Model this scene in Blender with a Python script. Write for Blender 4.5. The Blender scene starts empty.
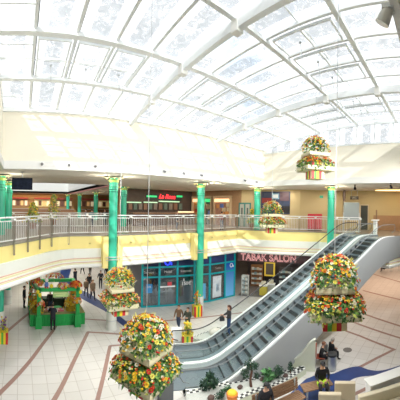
import bpy, bmesh, math, random
from mathutils import Vector, Matrix, noise
C = bpy.context.scene.collection
SC = bpy.context.scene
PI = math.pi
EYE, F, XN, HY, ROLL = 7.5, 270.0, 20.0, 207.0, math.radians(1.0)
PHI0 = (200 - XN) / F
CAMROT = (Matrix.Rotation(-PHI0, 4, 'Z') @ Matrix.Rotation(PI / 2, 4, 'X') @ Matrix.Rotation(ROLL, 4, 'Z'))

def ray(x, y):
    th = (x - 200) / F
    return (CAMROT.to_3x3() @ Vector((math.sin(th), (HY - y) / F, -math.cos(th))))

def P(x, y, z=0.0):
    """where the sight line through photo point x, y meets the level z"""
    d = ray(x, y)
    t = (z - EYE) / d.z
    return Vector((d.x * t, d.y * t, z))

def PR(x, y, r):
    d = ray(x, y)
    t = r / math.hypot(d.x, d.y)
    return Vector((d.x * t, d.y * t, EYE + d.z * t))

def bpos(x, r, z): 
    d = ray(x, HY); q = r/math.hypot(d.x, d.y); return (d.x*q, d.y*q, z)

# ------------------------------------------------------------------ materials
MATS = {}
def mat(name, col, rough=0.6, metal=0.0, var=0.06, scale=6.0, emit=0.0, spec=0.5):
    if name in MATS:
        return MATS[name]
    m = bpy.data.materials.new(name); m.use_nodes = True
    nt = m.node_tree; b = nt.nodes['Principled BSDF']
    b.inputs['Roughness'].default_value = rough
    b.inputs['Metallic'].default_value = metal
    b.inputs['Specular IOR Level'].default_value = spec
    if var > 0:
        tc = nt.nodes.new('ShaderNodeTexCoord'); n = nt.nodes.new('ShaderNodeTexNoise')
        n.inputs['Scale'].default_value = scale; n.inputs['Detail'].default_value = 3
        r = nt.nodes.new('ShaderNodeMix'); r.data_type = 'RGBA'
        r.inputs['A'].default_value = tuple(c * (1 - var) for c in col) + (1,)
        r.inputs['B'].default_value = tuple(min(1, c * (1 + var)) for c in col) + (1,)
        nt.links.new(tc.outputs['Object'], n.inputs['Vector'])
        nt.links.new(n.outputs['Fac'], r.inputs['Factor'])
        nt.links.new(r.outputs['Result'], b.inputs['Base Color'])
    else:
        b.inputs['Base Color'].default_value = tuple(col) + (1,)
    if emit > 0:
        b.inputs['Emission Color'].default_value = tuple(col) + (1,)
        b.inputs['Emission Strength'].default_value = emit
    MATS[name] = m
    return m

def glass_mat(name, tint=(0.96, 0.98, 0.98), gloss=0.06, gcol=(1, 1, 1)):
    if name in MATS:
        return MATS[name]
    m = bpy.data.materials.new(name); m.use_nodes = True
    nt = m.node_tree; nt.nodes.clear()
    o = nt.nodes.new('ShaderNodeOutputMaterial'); t = nt.nodes.new('ShaderNodeBsdfTransparent')
    t.inputs['Color'].default_value = tuple(tint) + (1,)
    g = nt.nodes.new('ShaderNodeBsdfGlossy'); g.inputs['Roughness'].default_value = 0.05
    g.inputs['Color'].default_value = tuple(gcol) + (1,)
    mx = nt.nodes.new('ShaderNodeMixShader'); mx.inputs['Fac'].default_value = gloss
    nt.links.new(t.outputs[0], mx.inputs[1]); nt.links.new(g.outputs[0], mx.inputs[2])
    nt.links.new(mx.outputs[0], o.inputs['Surface'])
    MATS[name] = m
    return m

def roof_glass_mat():
    """clear roof glass, each pane with a block of scratchy grey smudges down its middle (pane UV)"""
    m = bpy.data.materials.new('roof_glass'); m.use_nodes = True
    nt = m.node_tree; nt.nodes.clear(); N = nt.nodes.new; L = nt.links.new
    o = N('ShaderNodeOutputMaterial'); t = N('ShaderNodeBsdfTransparent'); t.inputs['Color'].default_value = (.97, .985, .99, 1)
    d = N('ShaderNodeBsdfDiffuse'); d.inputs['Color'].default_value = (.42, .46, .49, 1)
    uv = N('ShaderNodeUVMap'); sx = N('ShaderNodeSeparateXYZ'); L(uv.outputs[0], sx.inputs[0])
    def ss(sock, a, b):
        n = N('ShaderNodeMapRange'); n.interpolation_type = 'SMOOTHSTEP'
        n.inputs['From Min'].default_value = a; n.inputs['From Max'].default_value = b
        L(sock, n.inputs['Value']); return n.outputs['Result']
    def mul(a, b):
        n = N('ShaderNodeMath'); n.operation = 'MULTIPLY'
        for i, s in enumerate((a, b)):
            if isinstance(s, float): n.inputs[i].default_value = s
            else: L(s, n.inputs[i])
        return n.outputs[0]
    box = mul(ss(sx.outputs[0], .28, .33), ss(sx.outputs[0], .80, .75))
    tc = N('ShaderNodeTexCoord')
    n1 = N('ShaderNodeTexNoise'); n1.inputs['Scale'].default_value = 4.5; n1.inputs['Detail'].default_value = 8; n1.inputs['Distortion'].default_value = 1.0; n1.inputs['Roughness'].default_value = .75
    L(tc.outputs['Object'], n1.inputs['Vector'])
    n2 = N('ShaderNodeTexNoise'); n2.inputs['Scale'].default_value = .55; n2.inputs['Detail'].default_value = 2
    L(tc.outputs['Object'], n2.inputs['Vector'])
    f = mul(box, mul(ss(n1.outputs['Fac'], .28, .60), ss(n2.outputs['Fac'], .36, .50)))
    f = mul(f, .74)
    ad = N('ShaderNodeMath'); ad.operation = 'ADD'; ad.use_clamp = True
    film = mul(ss(n2.outputs['Fac'], .5, .7), .10)
    L(f, ad.inputs[0]); L(film, ad.inputs[1])
    tl = N('ShaderNodeBsdfTranslucent'); tl.inputs['Color'].default_value = (.44, .48, .51, 1)
    ds = N('ShaderNodeMixShader'); ds.inputs['Fac'].default_value = .5; L(d.outputs[0], ds.inputs[1]); L(tl.outputs[0], ds.inputs[2])
    mx = N('ShaderNodeMixShader'); L(ad.outputs[0], mx.inputs['Fac']); L(t.outputs[0], mx.inputs[1]); L(ds.outputs[0], mx.inputs[2])
    L(mx.outputs[0], o.inputs['Surface'])
    return m

def tile_mat(name, c1, c2, grout, size, rough=.35, offset=0.0):
    m = bpy.data.materials.new(name); m.use_nodes = True
    nt = m.node_tree; b = nt.nodes['Principled BSDF']; N = nt.nodes.new; L = nt.links.new
    tc = N('ShaderNodeTexCoord'); br = N('ShaderNodeTexBrick'); br.offset = offset
    br.inputs['Color1'].default_value = tuple(c1) + (1,); br.inputs['Color2'].default_value = tuple(c2) + (1,)
    br.inputs['Mortar'].default_value = tuple(grout) + (1,)
    br.inputs['Scale'].default_value = 1.0; br.inputs['Brick Width'].default_value = size; br.inputs['Row Height'].default_value = size
    br.inputs['Mortar Size'].default_value = .012
    L(tc.outputs['Object'], br.inputs['Vector'])
    n = N('ShaderNodeTexNoise'); n.inputs['Scale'].default_value = .35; n.inputs['Detail'].default_value = 4
    L(tc.outputs['Object'], n.inputs['Vector'])
    mx = N('ShaderNodeMix'); mx.data_type = 'RGBA'; mx.blend_type = 'MULTIPLY'; mx.inputs['Factor'].default_value = 1
    rp = N('ShaderNodeMapRange'); rp.inputs['To Min'].default_value = .88; rp.inputs['To Max'].default_value = 1.08
    L(n.outputs['Fac'], rp.inputs['Value']); L(br.outputs['Color'], mx.inputs['A']); L(rp.outputs['Result'], mx.inputs['B'])
    L(mx.outputs['Result'], b.inputs['Base Color']); b.inputs['Roughness'].default_value = rough
    MATS[name] = m
    return m

def gradient_mat(name, c0, c1, z0, z1):
    """a printed panel running from one ink to another over its height"""
    m = bpy.data.materials.new(name); m.use_nodes = True
    nt = m.node_tree; b = nt.nodes['Principled BSDF']; N = nt.nodes.new; L = nt.links.new
    tc = N('ShaderNodeTexCoord'); sx = N('ShaderNodeSeparateXYZ'); L(tc.outputs['Object'], sx.inputs[0])
    r = N('ShaderNodeMapRange'); r.inputs['From Min'].default_value = z0; r.inputs['From Max'].default_value = z1
    L(sx.outputs['Z'], r.inputs['Value'])
    x = N('ShaderNodeMix'); x.data_type = 'RGBA'; x.inputs['A'].default_value = tuple(c0) + (1,); x.inputs['B'].default_value = tuple(c1) + (1,)
    L(r.outputs['Result'], x.inputs['Factor']); L(x.outputs['Result'], b.inputs['Base Color'])
    b.inputs['Roughness'].default_value = .3
    return m

GREEN = mat('column_green', (.045, .50, .33), .35, var=.05)
YEL = mat('fascia_yellow', (.90, .77, .30), .6, var=.03, scale=1.5)
WHT = mat('white_paint', (.84, .85, .83), .5, var=.02, scale=2)
FWHT = mat('fascia_white', (.80, .83, .78), .5, var=.03, scale=1.2)
CREAM = mat('cream_wall', (.91, .87, .75), .8, var=.03, scale=1)
CREAMT = mat('cream_moulding', (.78, .76, .52), .6, var=.03)
PINKT = mat('pink_line', (.66, .42, .36), .6)
SOFF = mat('soffit_plaster', (.84, .82, .78), .9, var=.04, scale=.8)
BEIGE = mat('beige_wall', (.56, .45, .25), .8, var=.06, scale=.7)
STEEL = mat('brushed_steel', (.55, .58, .60), .35, .6, var=.05)
RAILM = mat('rail_paint', (.78, .80, .80), .4, .2, var=.04)
BRONZE = mat('post_bronze', (.30, .28, .24), .45, .4)
BRN = mat('floor_band', (.33, .20, .17), .45, var=.12, scale=3)
BLUE = mat('floor_blue', (.018, .045, .17), .4, var=.25, scale=3)
FRAME = mat('roof_frame', (.86, .90, .92), .5, var=.03)
DARK = mat('dark_rubber', (.03, .032, .035), .5)
TEAL = mat('shop_teal', (.0, .34, .40), .4)
BLACK = mat('black_matte', (.012, .012, .014), .6, spec=.2)
WOOD = mat('bench_wood', (.27, .16, .09), .5, var=.25, scale=9)
TILE = tile_mat('floor_tile', (.67, .655, .63), (.62, .605, .58), (.47, .44, .41), .62)
UTILE = tile_mat('upper_floor_tile', (.28, .215, .165), (.26, .20, .155), (.18, .14, .11), .5)
ROOFG = roof_glass_mat()
GLASS = glass_mat('clear_glass', (.93, .97, .96), .05)
SHOPG = glass_mat('shop_glass', (.55, .62, .66), .12)

# ------------------------------------------------------------------ mesh builder
class MB:
    def __init__(s): s.v, s.f, s.m, s.uv = [], [], [], {}
    def add(s, vs, fs, mi=0):
        b = len(s.v); s.v += [tuple(v) for v in vs]
        for f in fs:
            s.f.append(tuple(i + b for i in f)); s.m.append(mi)
    def box(s, lo, hi, mi=0, M=None):
        x0, y0, z0 = lo; x1, y1, z1 = hi
        vs = [Vector(p) for p in ((x0,y0,z0),(x1,y0,z0),(x1,y1,z0),(x0,y1,z0),(x0,y0,z1),(x1,y0,z1),(x1,y1,z1),(x0,y1,z1))]
        if M is not None: vs = [M @ v for v in vs]
        s.add(vs, [(0,3,2,1),(4,5,6,7),(0,1,5,4),(1,2,6,5),(2,3,7,6),(3,0,4,7)], mi)
        return s
    def tube(s, pts, r, n=8, mi=0, flat=1.0):
        pts = [Vector(p) for p in pts]; rs = r if isinstance(r, (list, tuple)) else [r] * len(pts)
        vs, fs = [], []
        up0 = None
        for i, p in enumerate(pts):
            t = (pts[min(i+1, len(pts)-1)] - pts[max(i-1, 0)]).normalized()
            ref = Vector((0,0,1)) if abs(t.z) < .95 else Vector((1,0,0))
            if up0 is not None and abs(t.dot(up0)) < .95: ref = up0
            a = t.cross(ref).normalized(); b = a.cross(t).normalized(); up0 = b
            for k in range(n):
                g = 2 * PI * k / n
                vs.append(p + a * (math.cos(g) * rs[i]) + b * (math.sin(g) * rs[i] * flat))
        for i in range(len(pts) - 1):
            for k in range(n):
                fs.append((i*n+k, i*n+(k+1)%n, (i+1)*n+(k+1)%n, (i+1)*n+k))
        fs.append(tuple(range(n))[::-1]); fs.append(tuple((len(pts)-1)*n + k for k in range(n)))
        s.add(vs, fs, mi); return s
    def beam(s, pts, w, h, mi=0):
        """rectangular bar along a path, w across, h upright"""
        pts = [Vector(p) for p in pts]; vs, fs = [], []
        for i, p in enumerate(pts):
            t = (pts[min(i+1, len(pts)-1)] - pts[max(i-1, 0)]).normalized()
            ref = Vector((0,0,1)) if abs(t.z) < .98 else Vector((0,1,0))
            a = t.cross(ref).normalized(); b = a.cross(t).normalized()
            vs += [p - a*w/2 - b*h/2, p + a*w/2 - b*h/2, p + a*w/2 + b*h/2, p - a*w/2 + b*h/2]
        for i in range(len(pts) - 1):
            for k in range(4):
                fs.append((i*4+k, i*4+(k+1)%4, (i+1)*4+(k+1)%4, (i+1)*4+k))
        e = (len(pts)-1)*4
        fs += [(3,2,1,0), (e,e+1,e+2,e+3)]
        s.add(vs, fs, mi); return s
    def lathe(s, prof, n=24, c=(0,0,0), mi=0):
        vs, fs = [], []
        for r, z in prof:
            for k in range(n):
                g = 2*PI*k/n; vs.append((c[0]+r*math.cos(g), c[1]+r*math.sin(g), c[2]+z))
        for i in range(len(prof)-1):
            for k in range(n):
                fs.append((i*n+k, i*n+(k+1)%n, (i+1)*n+(k+1)%n, (i+1)*n+k))
        fs.append(tuple(range(n))[::-1]); fs.append(tuple((len(prof)-1)*n+k for k in range(n)))
        s.add(vs, fs, mi); return s
    def prism(s, poly, z0, z1, mi=0, M=None):
        n = len(poly)
        vs = [Vector((p[0], p[1], z0)) for p in poly] + [Vector((p[0], p[1], z1)) for p in poly]
        if M is not None: vs = [M @ v for v in vs]
        s.add(vs, [tuple(range(n))[::-1], tuple(range(n, 2*n))] + [(i, (i+1)%n, n+(i+1)%n, n+i) for i in range(n)], mi)
        return s
    def ball(s, c, r, n=10, mi=0, sc=(1,1,1)):
        rings = max(4, n//2); vs, fs = [], []
        for i in range(rings+1):
            t = PI*i/rings
            for k in range(n):
                g = 2*PI*k/n
                vs.append((c[0]+r*sc[0]*math.sin(t)*math.cos(g), c[1]+r*sc[1]*math.sin(t)*math.sin(g), c[2]+r*sc[2]*math.cos(t)))
        for i in range(rings):
            for k in range(n):
                fs.append((i*n+k, (i+1)*n+k, (i+1)*n+(k+1)%n, i*n+(k+1)%n))
        s.add(vs, fs, mi); return s
    def build(s, name, mats, parent=None, smooth=False, recalc=True, bevel=0.0, loc=None):
        me = bpy.data.meshes.new(name); me.from_pydata(s.v, [], s.f)
        mats = mats if isinstance(mats, (list, tuple)) else [mats]
        for m in mats: me.materials.append(m)
        for p, mi in zip(me.polygons, s.m):
            p.material_index = mi; p.use_smooth = smooth
        if recalc:
            bm = bmesh.new(); bm.from_mesh(me)
            bmesh.ops.recalc_face_normals(bm, faces=bm.faces); bm.to_mesh(me); bm.free()
        me.update()
        o = bpy.data.objects.new(name, me); C.objects.link(o)
        if parent is not None: o.parent = parent
        if loc is not None: o.location = loc
        if smooth and hasattr(me, 'set_sharp_from_angle'): me.set_sharp_from_angle(angle=math.radians(45))
        if bevel > 0:
            b = o.modifiers.new('edge', 'BEVEL'); b.width = bevel; b.segments = 2; b.limit_method = 'ANGLE'
        return o

def tag(o, label, cat, group=None, kind=None):
    o['label'] = label; o['category'] = cat
    if group: o['group'] = group
    if kind: o['kind'] = kind
    return o
def thing(name, label, cat, loc=(0,0,0), rz=0.0, group=None, kind=None):
    o = bpy.data.objects.new(name, None); C.objects.link(o)
    o.location = loc; o.rotation_euler = (0,0,rz); o.empty_display_size = .2
    return tag(o, label, cat, group, kind)
def struct(o, label=None):
    o['kind'] = 'structure'
    if label: o['label'] = label
    return o
def copy_tree(o, parent=None):
    c = o.copy(); C.objects.link(c)
    if parent is not None: c.parent = parent
    for ch in list(o.children): copy_tree(ch, c)
    return c
def segM(p0, p1, z=0.0):
    """frame of an upright wall: x along p0->p1, y up, z out towards the hall"""
    d = Vector((p1[0]-p0[0], p1[1]-p0[1], 0)).normalized()
    n = d.cross(Vector((0,0,1)))
    M = Matrix(((d.x, 0, n.x, p0[0]), (d.y, 0, n.y, p0[1]), (0, 1, 0, z), (0,0,0,1)))
    return M
def seglen(p0, p1): return math.hypot(p1[0]-p0[0], p1[1]-p0[1])
def text(name, s, M, size, m, parent=None, extrude=.012, align='CENTER', shear=0.0, spacing=1.0, offset=0.0, width=None):
    cu = bpy.data.curves.new(name, 'FONT'); cu.body = s; cu.size = size; cu.extrude = extrude
    cu.align_x = align; cu.align_y = 'CENTER'; cu.shear = shear; cu.space_character = spacing; cu.offset = offset
    cu.materials.append(m)
    tmp = bpy.data.objects.new('tmp', cu); C.objects.link(tmp)
    me = bpy.data.meshes.new_from_object(tmp.evaluated_get(bpy.context.evaluated_depsgraph_get())); bpy.data.objects.remove(tmp)
    if width:
        xs = [v.co.x for v in me.vertices]; kx = width/(max(xs)-min(xs))
        for v in me.vertices: v.co.x *= kx
    o = bpy.data.objects.new(name, me); C.objects.link(o); o.matrix_world = M
    if parent is not None:
        o.parent = parent
        o.matrix_parent_inverse = parent_matrix(parent).inverted()
    return o
def parent_matrix(p):
    M = Matrix.Translation(p.location) @ p.rotation_euler.to_matrix().to_4x4()
    if p.parent: M = parent_matrix(p.parent) @ M
    return M
def catmull(pts, k=8):
    pts = [Vector(p) for p in pts]; out = []
    q = [pts[0]*2-pts[1]] + pts + [pts[-1]*2-pts[-2]]
    for i in range(1, len(q)-2):
        for j in range(k):
            t = j/k
            out.append(.5*((2*q[i]) + (q[i+1]-q[i-1])*t + (2*q[i-1]-5*q[i]+4*q[i+1]-q[i+2])*t*t + (3*q[i]-q[i-1]-3*q[i+1]+q[i+2])*t**3))
    out.append(pts[-1]); return out
def arc_resample(pts, step):
    pts = [Vector(p) for p in pts]; out = [pts[0]]; acc = 0
    for a, b in zip(pts, pts[1:]):
        L = (b-a).length; d = step - acc
        while d <= L:
            out.append(a + (b-a)*(d/L)); d += step
        acc = (acc + L) % step
    return out

# ------------------------------------------------------------------ camera
cd = bpy.data.cameras.new('camera'); cam = bpy.data.objects.new('camera', cd); C.objects.link(cam)
cam.matrix_world = Matrix.Translation((0, 0, EYE)) @ CAMROT
cd.type = 'PANO'; cd.panorama_type = 'CENTRAL_CYLINDRICAL'
cd.central_cylindrical_radius = 1.0
cd.central_cylindrical_range_u_min = -200 / F; cd.central_cylindrical_range_u_max = 200 / F
cd.central_cylindrical_range_v_min = (HY - 400) / F; cd.central_cylindrical_range_v_max = HY / F
cd.lens = 22; cd.clip_start = .05; cd.clip_end = 300
SC.camera = cam
SC.view_settings.view_transform = 'Standard'; SC.view_settings.look = 'None'
SC.view_settings.gamma = 1; SC.view_settings.use_curve_mapping = False
SC.view_settings.exposure = 0.0
try:
    SC.cycles.use_denoising = True
except Exception:
    pass

# ------------------------------------------------------------------ sky and sun
w = bpy.data.worlds.new('sky'); SC.world = w; w.use_nodes = True
nt = w.node_tree; bg = nt.nodes['Background']
tc = nt.nodes.new('ShaderNodeTexCoord'); n = nt.nodes.new('ShaderNodeTexNoise')
n.inputs['Scale'].default_value = 2.2; n.inputs['Detail'].default_value = 5
rp = nt.nodes.new('ShaderNodeValToRGB')
rp.color_ramp.elements[0].position = .30; rp.color_ramp.elements[0].color = (.62, .76, .95, 1)
rp.color_ramp.elements[1].position = .40; rp.color_ramp.elements[1].color = (.97, .98, 1, 1)
nt.links.new(tc.outputs['Generated'], n.inputs['Vector']); nt.links.new(n.outputs['Fac'], rp.inputs['Fac'])
nt.links.new(rp.outputs['Color'], bg.inputs['Color']); bg.inputs['Strength'].default_value = 1.45
sd = bpy.data.lights.new('sun', 'SUN'); so = bpy.data.objects.new('sun', sd); C.objects.link(so)
sd.energy = 3.3; sd.angle = math.radians(.6); sd.color = (1, .975, .93)
so.rotation_euler = Vector((.35, .79, -.50)).to_track_quat('-Z', 'Y').to_euler()
so.location = (-10, -20, 30)

# ------------------------------------------------------------------ shell
UP = 5.65      # upper floor
CE = 9.25      # upper soffit
LC = 3.80      # lower ceiling
struct(MB().box((-16, -13, -.2), (46, 61, 0)).build('floor', TILE))
EDGE = [(-3.2, 8.8), (-.9, 11.7), (1.6, 15.0), (2.2, 15.5), (3.0, 15.8), (16.5, 15.8), (19.4, 9.6), (19.1, 7.7), (18.75, 6.84), (17.12, 3.50), (26.2, -.95)]
inner = []
for i, p in enumerate(EDGE):     # the slab itself stops a hand behind the fascia
    a = Vector(EDGE[max(i-1, 0)]); b = Vector(EDGE[min(i+1, len(EDGE)-1)]); t = (b-a).normalized()
    inner.append((p[0] - t.y*.12, p[1] + t.x*.12))
slab = [inner[0]] + inner[1:] + [(26.4, -13), (46, -13), (46, 61), (-16, 61), (-16, 8.9)]
me = bpy.data.meshes.new('floor_upper'); bm = bmesh.new()
top = [bm.verts.new((x, y, UP)) for x, y in slab]; bot = [bm.verts.new((x, y, LC)) for x, y in slab]
ft = bm.faces.new(top); fb = bm.faces.new(bot[::-1]); ft.material_index = 0; fb.material_index = 1
for i in range(len(slab)):
    q = bm.faces.new((top[i], top[(i+1) % len(slab)], bot[(i+1) % len(slab)], bot[i])); q.material_index = 1
bmesh.ops.triangulate(bm, faces=[ft, fb]); bmesh.ops.recalc_face_normals(bm, faces=bm.faces); bm.to_mesh(me); bm.free()
me.materials.append(UTILE); me.materials.append(SOFF)
fo = bpy.data.objects.new('floor_upper', me); C.objects.link(fo); struct(fo)

# fascia round the deck: yellow band, white band, mouldings, white lip
def sweep(name, path, prof, m):
    """prof: (outward, z) closed polygon, carried along path; outward = right of travel"""
    mb = MB(); n = len(prof); vs, fs = [], []
    for i, p in enumerate(path):
        p = Vector(p[:2]); a = Vector(path[max(i-1, 0)][:2]); b = Vector(path[min(i+1, len(path)-1)][:2])
        d1 = (p-a).normalized() if i > 0 else (b-p).normalized(); d2 = (b-p).normalized() if i < len(path)-1 else d1
        n1 = Vector((d1.y, -d1.x)); n2 = Vector((d2.y, -d2.x)); nn = (n1+n2).normalized(); k = 1/max(.5, nn.dot(n1))
        for o, z in prof:
            vs.append((p.x + nn.x*o*k, p.y + nn.y*o*k, z))
    for i in range(len(path)-1):
        for k in range(n):
            fs.append((i*n+k, i*n+(k+1) % n, (i+1)*n+(k+1) % n, (i+1)*n+k))
    fs.append(tuple(range(n))[::-1]); fs.append(tuple((len(path)-1)*n+k for k in range(n)))
    mb.add(vs, fs); return mb.build(name, m)
def slabprof(o, z0, z1, back=-.12): return [(back, z0), (o, z0), (o, z1), (back, z1)]
smooth_edge = [EDGE[0], (-2.0, 10.3), (-.95, 11.6), (0.1, 12.95), (.95, 14.0), (1.75, 14.9), (2.4, 15.45), (3.2, 15.75), (4.2, 15.8)] + EDGE[5:]
fas = thing('fascia_band', None, 'fascia', kind='structure'); del fas['label']; fas['label'] = 'yellow and white curved fascia round the edge of the upper deck'
for nm, path, pr, m in (('yellow_band', EDGE, slabprof(.03, 4.88, 5.62), YEL),
                        ('edge_cap', EDGE, slabprof(.07, 5.62, 5.70), BRONZE),
                        ('white_band', smooth_edge, slabprof(.05, 4.32, 4.88), FWHT),
                        ('pink_fillet', smooth_edge, slabprof(.075, 4.27, 4.32), PINKT),  # thin strip in pink paint
                        ('upper_moulding', smooth_edge, slabprof(.10, 4.16, 4.27), CREAMT),
                        ('middle_moulding', smooth_edge, slabprof(.13, 4.10, 4.16), FWHT),
                        ('pink_moulding', smooth_edge, slabprof(.15, 4.06, 4.10), PINKT),
                        ('lower_moulding', smooth_edge, slabprof(.17, 3.97, 4.06), CREAMT),
                        ('lip', smooth_edge, [(-.12, 3.74), (.14, 3.74), (.24, 3.82), (.24, 3.93), (.18, 3.98), (-.12, 3.98)], WHT)):
    o = sweep(nm, path, pr, m); o.parent = fas

# soffit of the upper level: rings the hall; second light well behind it
cb = MB()
OX0, OX1, OY0, OY1 = -.9, 16.8, .39, 13.3
for lo, hi in (((-16, OY1+.3), (46, 22)), ((-16, -13), (OX0-.3, OY1+.3)), ((OX1+.3, -13), (46, OY1+.3)), ((OX0-.3, -13), (OX1+.3, OY0-.3)),
               ((7.5, 22), (46, 61)), ((-16, 22), (-7, 61)), ((-7, 42), (7.5, 61))):
    cb.box((lo[0], lo[1], CE), (hi[0], hi[1], CE+.3))
struct(cb.build('ceiling', SOFF))
# bulkheads above the hall
def arch(y): return EYE + 5.7 - 1.0*((y-3.5)/9.8)**2
def bulk(name, lo, hi, band):
    r = struct(MB().box(lo, hi).build(name, CREAM))
    struct(MB().box(*band).build('trim_' + name.split('_')[1], WHT))
bulk('wall_back', (OX0-.3, OY1, CE+.002), (OX1+.3, OY1+.3, 12.15), ((OX0, OY1-.08, CE-.03), (OX1, OY1-.001, 9.62)))
bulk('wall_right', (OX1, OY0-.3, CE+.002), (OX1+.3, OY1-.001, 11.75), ((OX1-.08, OY0, CE-.03), (OX1-.001, OY1-.09, 9.62)))
bulk('wall_left', (OX0-.3, OY0-.3, CE+.002), (OX0, OY1-.001, 13.2), ((OX0+.001, OY0, CE-.03), (OX0+.08, OY1-.09, 9.62)))
bulk('wall_front', (OX0+.001, OY0-.3, CE+.002), (OX1-.001, OY0, 13.08), ((OX0+.09, OY0+.001, CE-.03), (OX1-.09, OY0+.08, 9.62)))
# outer walls
for nm, lo, hi, m in (('wall_far', (-16, 60.7, 0), (46, 61, CE), BEIGE), ('wall_east', (45.7, -13, 0), (46, 60.7, CE), CREAM),
                      ('wall_west', (-16, -13, 0), (-15.7, 60.7, CE), BEIGE), ('wall_south', (-15.7, -13, 0), (45.7, -12.7, CE), CREAM)):
    struct(MB().box(lo, hi).build(nm, m))
# second light well behind the upper walkway
struct(MB().box((-7, 42, CE), (7.5, 42.25, 12)).box((-7.2, 22, CE+.3), (-7, 42, 12)).box((-7, 21.75, CE+.3), (7.5, 22, 12)).build('wall_well', WHT))
struct(MB().box((7.5, 21.75, CE-.0), (7.75, 42.25, 12)).build('wall_well_side', WHT))
struct(MB().box((-7, 22, 12), (7.5, 42, 12.05)).build('well_dimming_pane', glass_mat('well_glass', (.80, .82, .82), .05)))  # unseen tinted pane, added to dim the sky light entering the well
struct(MB().box((7.42, 22, CE-.12), (7.62, 42, CE-.001)).build('trim_well', mat('rose_trim', (.55, .22, .20), .5)))

# ------------------------------------------------------------------ glazed roof
roof = thing('roof', 'barrel vault of white steel and glass over the hall', 'roof', kind='structure')
BAY, X0 = 1.32, .40
RAF = [OX0] + [X0 + BAY*k for k in range(13)]
RIBX = (X0 + 4*BAY, 11.85)
ys = [OY0 + (OY1-OY0)*i/24 for i in range(25)]
PUR = [13.22, 10.85, 8.4, 5.6, 3.05, .6]
for i in range(len(RAF)):
    xa = RAF[i]; xb = RAF[i+1] if i+1 < len(RAF) else OX1
    me = bpy.data.meshes.new('glass_strip'); bm = bmesh.new(); uvl = bm.loops.layers.uv.new('UVMap')
    vv = [(bm.verts.new((xa, y, arch(y)+.06)), bm.verts.new((xb, y, arch(y)+.06))) for y in ys]
    for j in range(len(ys)-1):
        f = bm.faces.new((vv[j][0], vv[j][1], vv[j+1][1], vv[j+1][0])); f.smooth = True
        for lp, uv in zip(f.loops, ((0, ys[j]), (1, ys[j]), (1, ys[j+1]), (0, ys[j+1]))): lp[uvl].uv = uv
    bm.to_mesh(me); bm.free(); me.materials.append(ROOFG)
    o = bpy.data.objects.new('glass_strip', me); C.objects.link(o); o.parent = roof
    MB().beam([(xa, y, arch(y)-.02) for y in ys], .10, .13).build('rafter', FRAME, roof)
    if i:   # slim dark gasket under each rafter
        MB().beam([(xa+.068, y, arch(y)+.02) for y in ys], .03, .06).build('gasket', mat('gasket_grey', (.30, .32, .34), .6), roof)
for y in PUR:
    big = y in (13.22,)
    MB().beam([(OX0, y, arch(y)-.10), (OX1, y, arch(y)-.10)], (.24 if y in (8.4, 10.85) else .16) if not big else .2, .14 if not big else .22).build('purlin', FRAME, roof)
for y in (9.9, 12.9, 4.3):
    MB().beam([(OX0, y, arch(y)-.0), (OX1, y, arch(y)-.0)], .035, .05).build('glazing_bar', FRAME, roof)
for x in RIBX:
    MB().beam([(x, y, arch(y)-.26) for y in ys], .20, .30).build('arched_rib', FRAME, roof)
    MB().beam([(x+.19, y, arch(y)-.13) for y in ys], .16, .12).build('rib_flange', WHT, roof)
    for y in (8.4, 5.6, 3.05, 10.85):
        MB().box((x-.14, y-.14, arch(y)-.52), (x+.14, y+.14, arch(y)-.12)).build('rib_joint', WHT, roof, bevel=.03)
def vent(x0, ya, yb):
    pts = lambda x: [(x, ya + (yb-ya)*t/4, arch(ya+(yb-ya)*t/4)-.12) for t in range(5)]
    v = MB()
    v.beam(pts(x0+.14), .05, .08); v.beam(pts(x0+BAY-.14), .05, .08)
    for y in (ya, (ya+yb)/2, yb):
        v.beam([(x0+.12, y, arch(y)-.12), (x0+BAY-.12, y, arch(y)-.12)], .05, .08)
    o = v.build('vent_frame', FRAME, roof)
    ym = (ya+yb)/2 + .3
    MB().tube([(x0+BAY/2, ym, arch(ym)-.12), (x0+BAY/2, ym-.1, arch(ym)-.75)], .014, 6).ball((x0+BAY/2, ym, arch(ym)-.16), .05).build('opener_rod', STEEL, o)
for k in (0, 1, 2, 5, 6, 7): vent(X0+BAY*k, 8.65, 10.6)
for k in (5, 6, 7, 9, 10): vent(X0+BAY*k, 3.3, 5.35)
for k in (9, 10, 11): vent(X0+BAY*k, 5.85, 8.15)
# extra rungs in the first bay
for y in (12.2, 9.7, 9.0, 7.4, 6.6, 5.2):
    MB().beam([(OX0, y, arch(y)-.06), (X0, y, arch(y)-.06)], .05, .06).build('rung', FRAME, roof)
# eave gutter line
MB().box((OX0, OY1-.12, 12.10), (OX1, OY1-.001, 12.22)).build('eave_beam', STEEL, roof)

# gable glazing over the right wall
gw = thing('window_1', 'strip of tall gable windows above the right wall', 'window', kind='structure')
gy = [OY1 - .25 - i*1.22 for i in range(11)]
fm = MB(); gm = MB()
for a, b in zip(gy, gy[1:]):
    gm.add([(OX1+.1, a, 11.75), (OX1+.1, b, 11.75), (OX1+.1, b, arch(b)), (OX1+.1, a, arch(a))], [(0, 1, 2, 3)])
gmo = gm.build('panes', ROOFG, gw, recalc=False)
uvl = gmo.data.uv_layers.new(name='UVMap')
for p in gmo.data.polygons:
    for li, u in zip(p.loop_indices, ((0, 0), (1, 0), (1, 1), (0, 1))): uvl.data[li].uv = u
for y in gy: fm.box((OX1+.02, y-.035, 11.75), (OX1+.16, y+.035, arch(y)+.02))
fm.box((OX1-.02, OY0, 11.75), (OX1+.2, OY1-.1, 11.86)); fm.beam([(OX1+.06, y, arch(y)-.06) for y in ys], .14, .18)
fm.build('window_frame', FRAME, gw)
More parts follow.
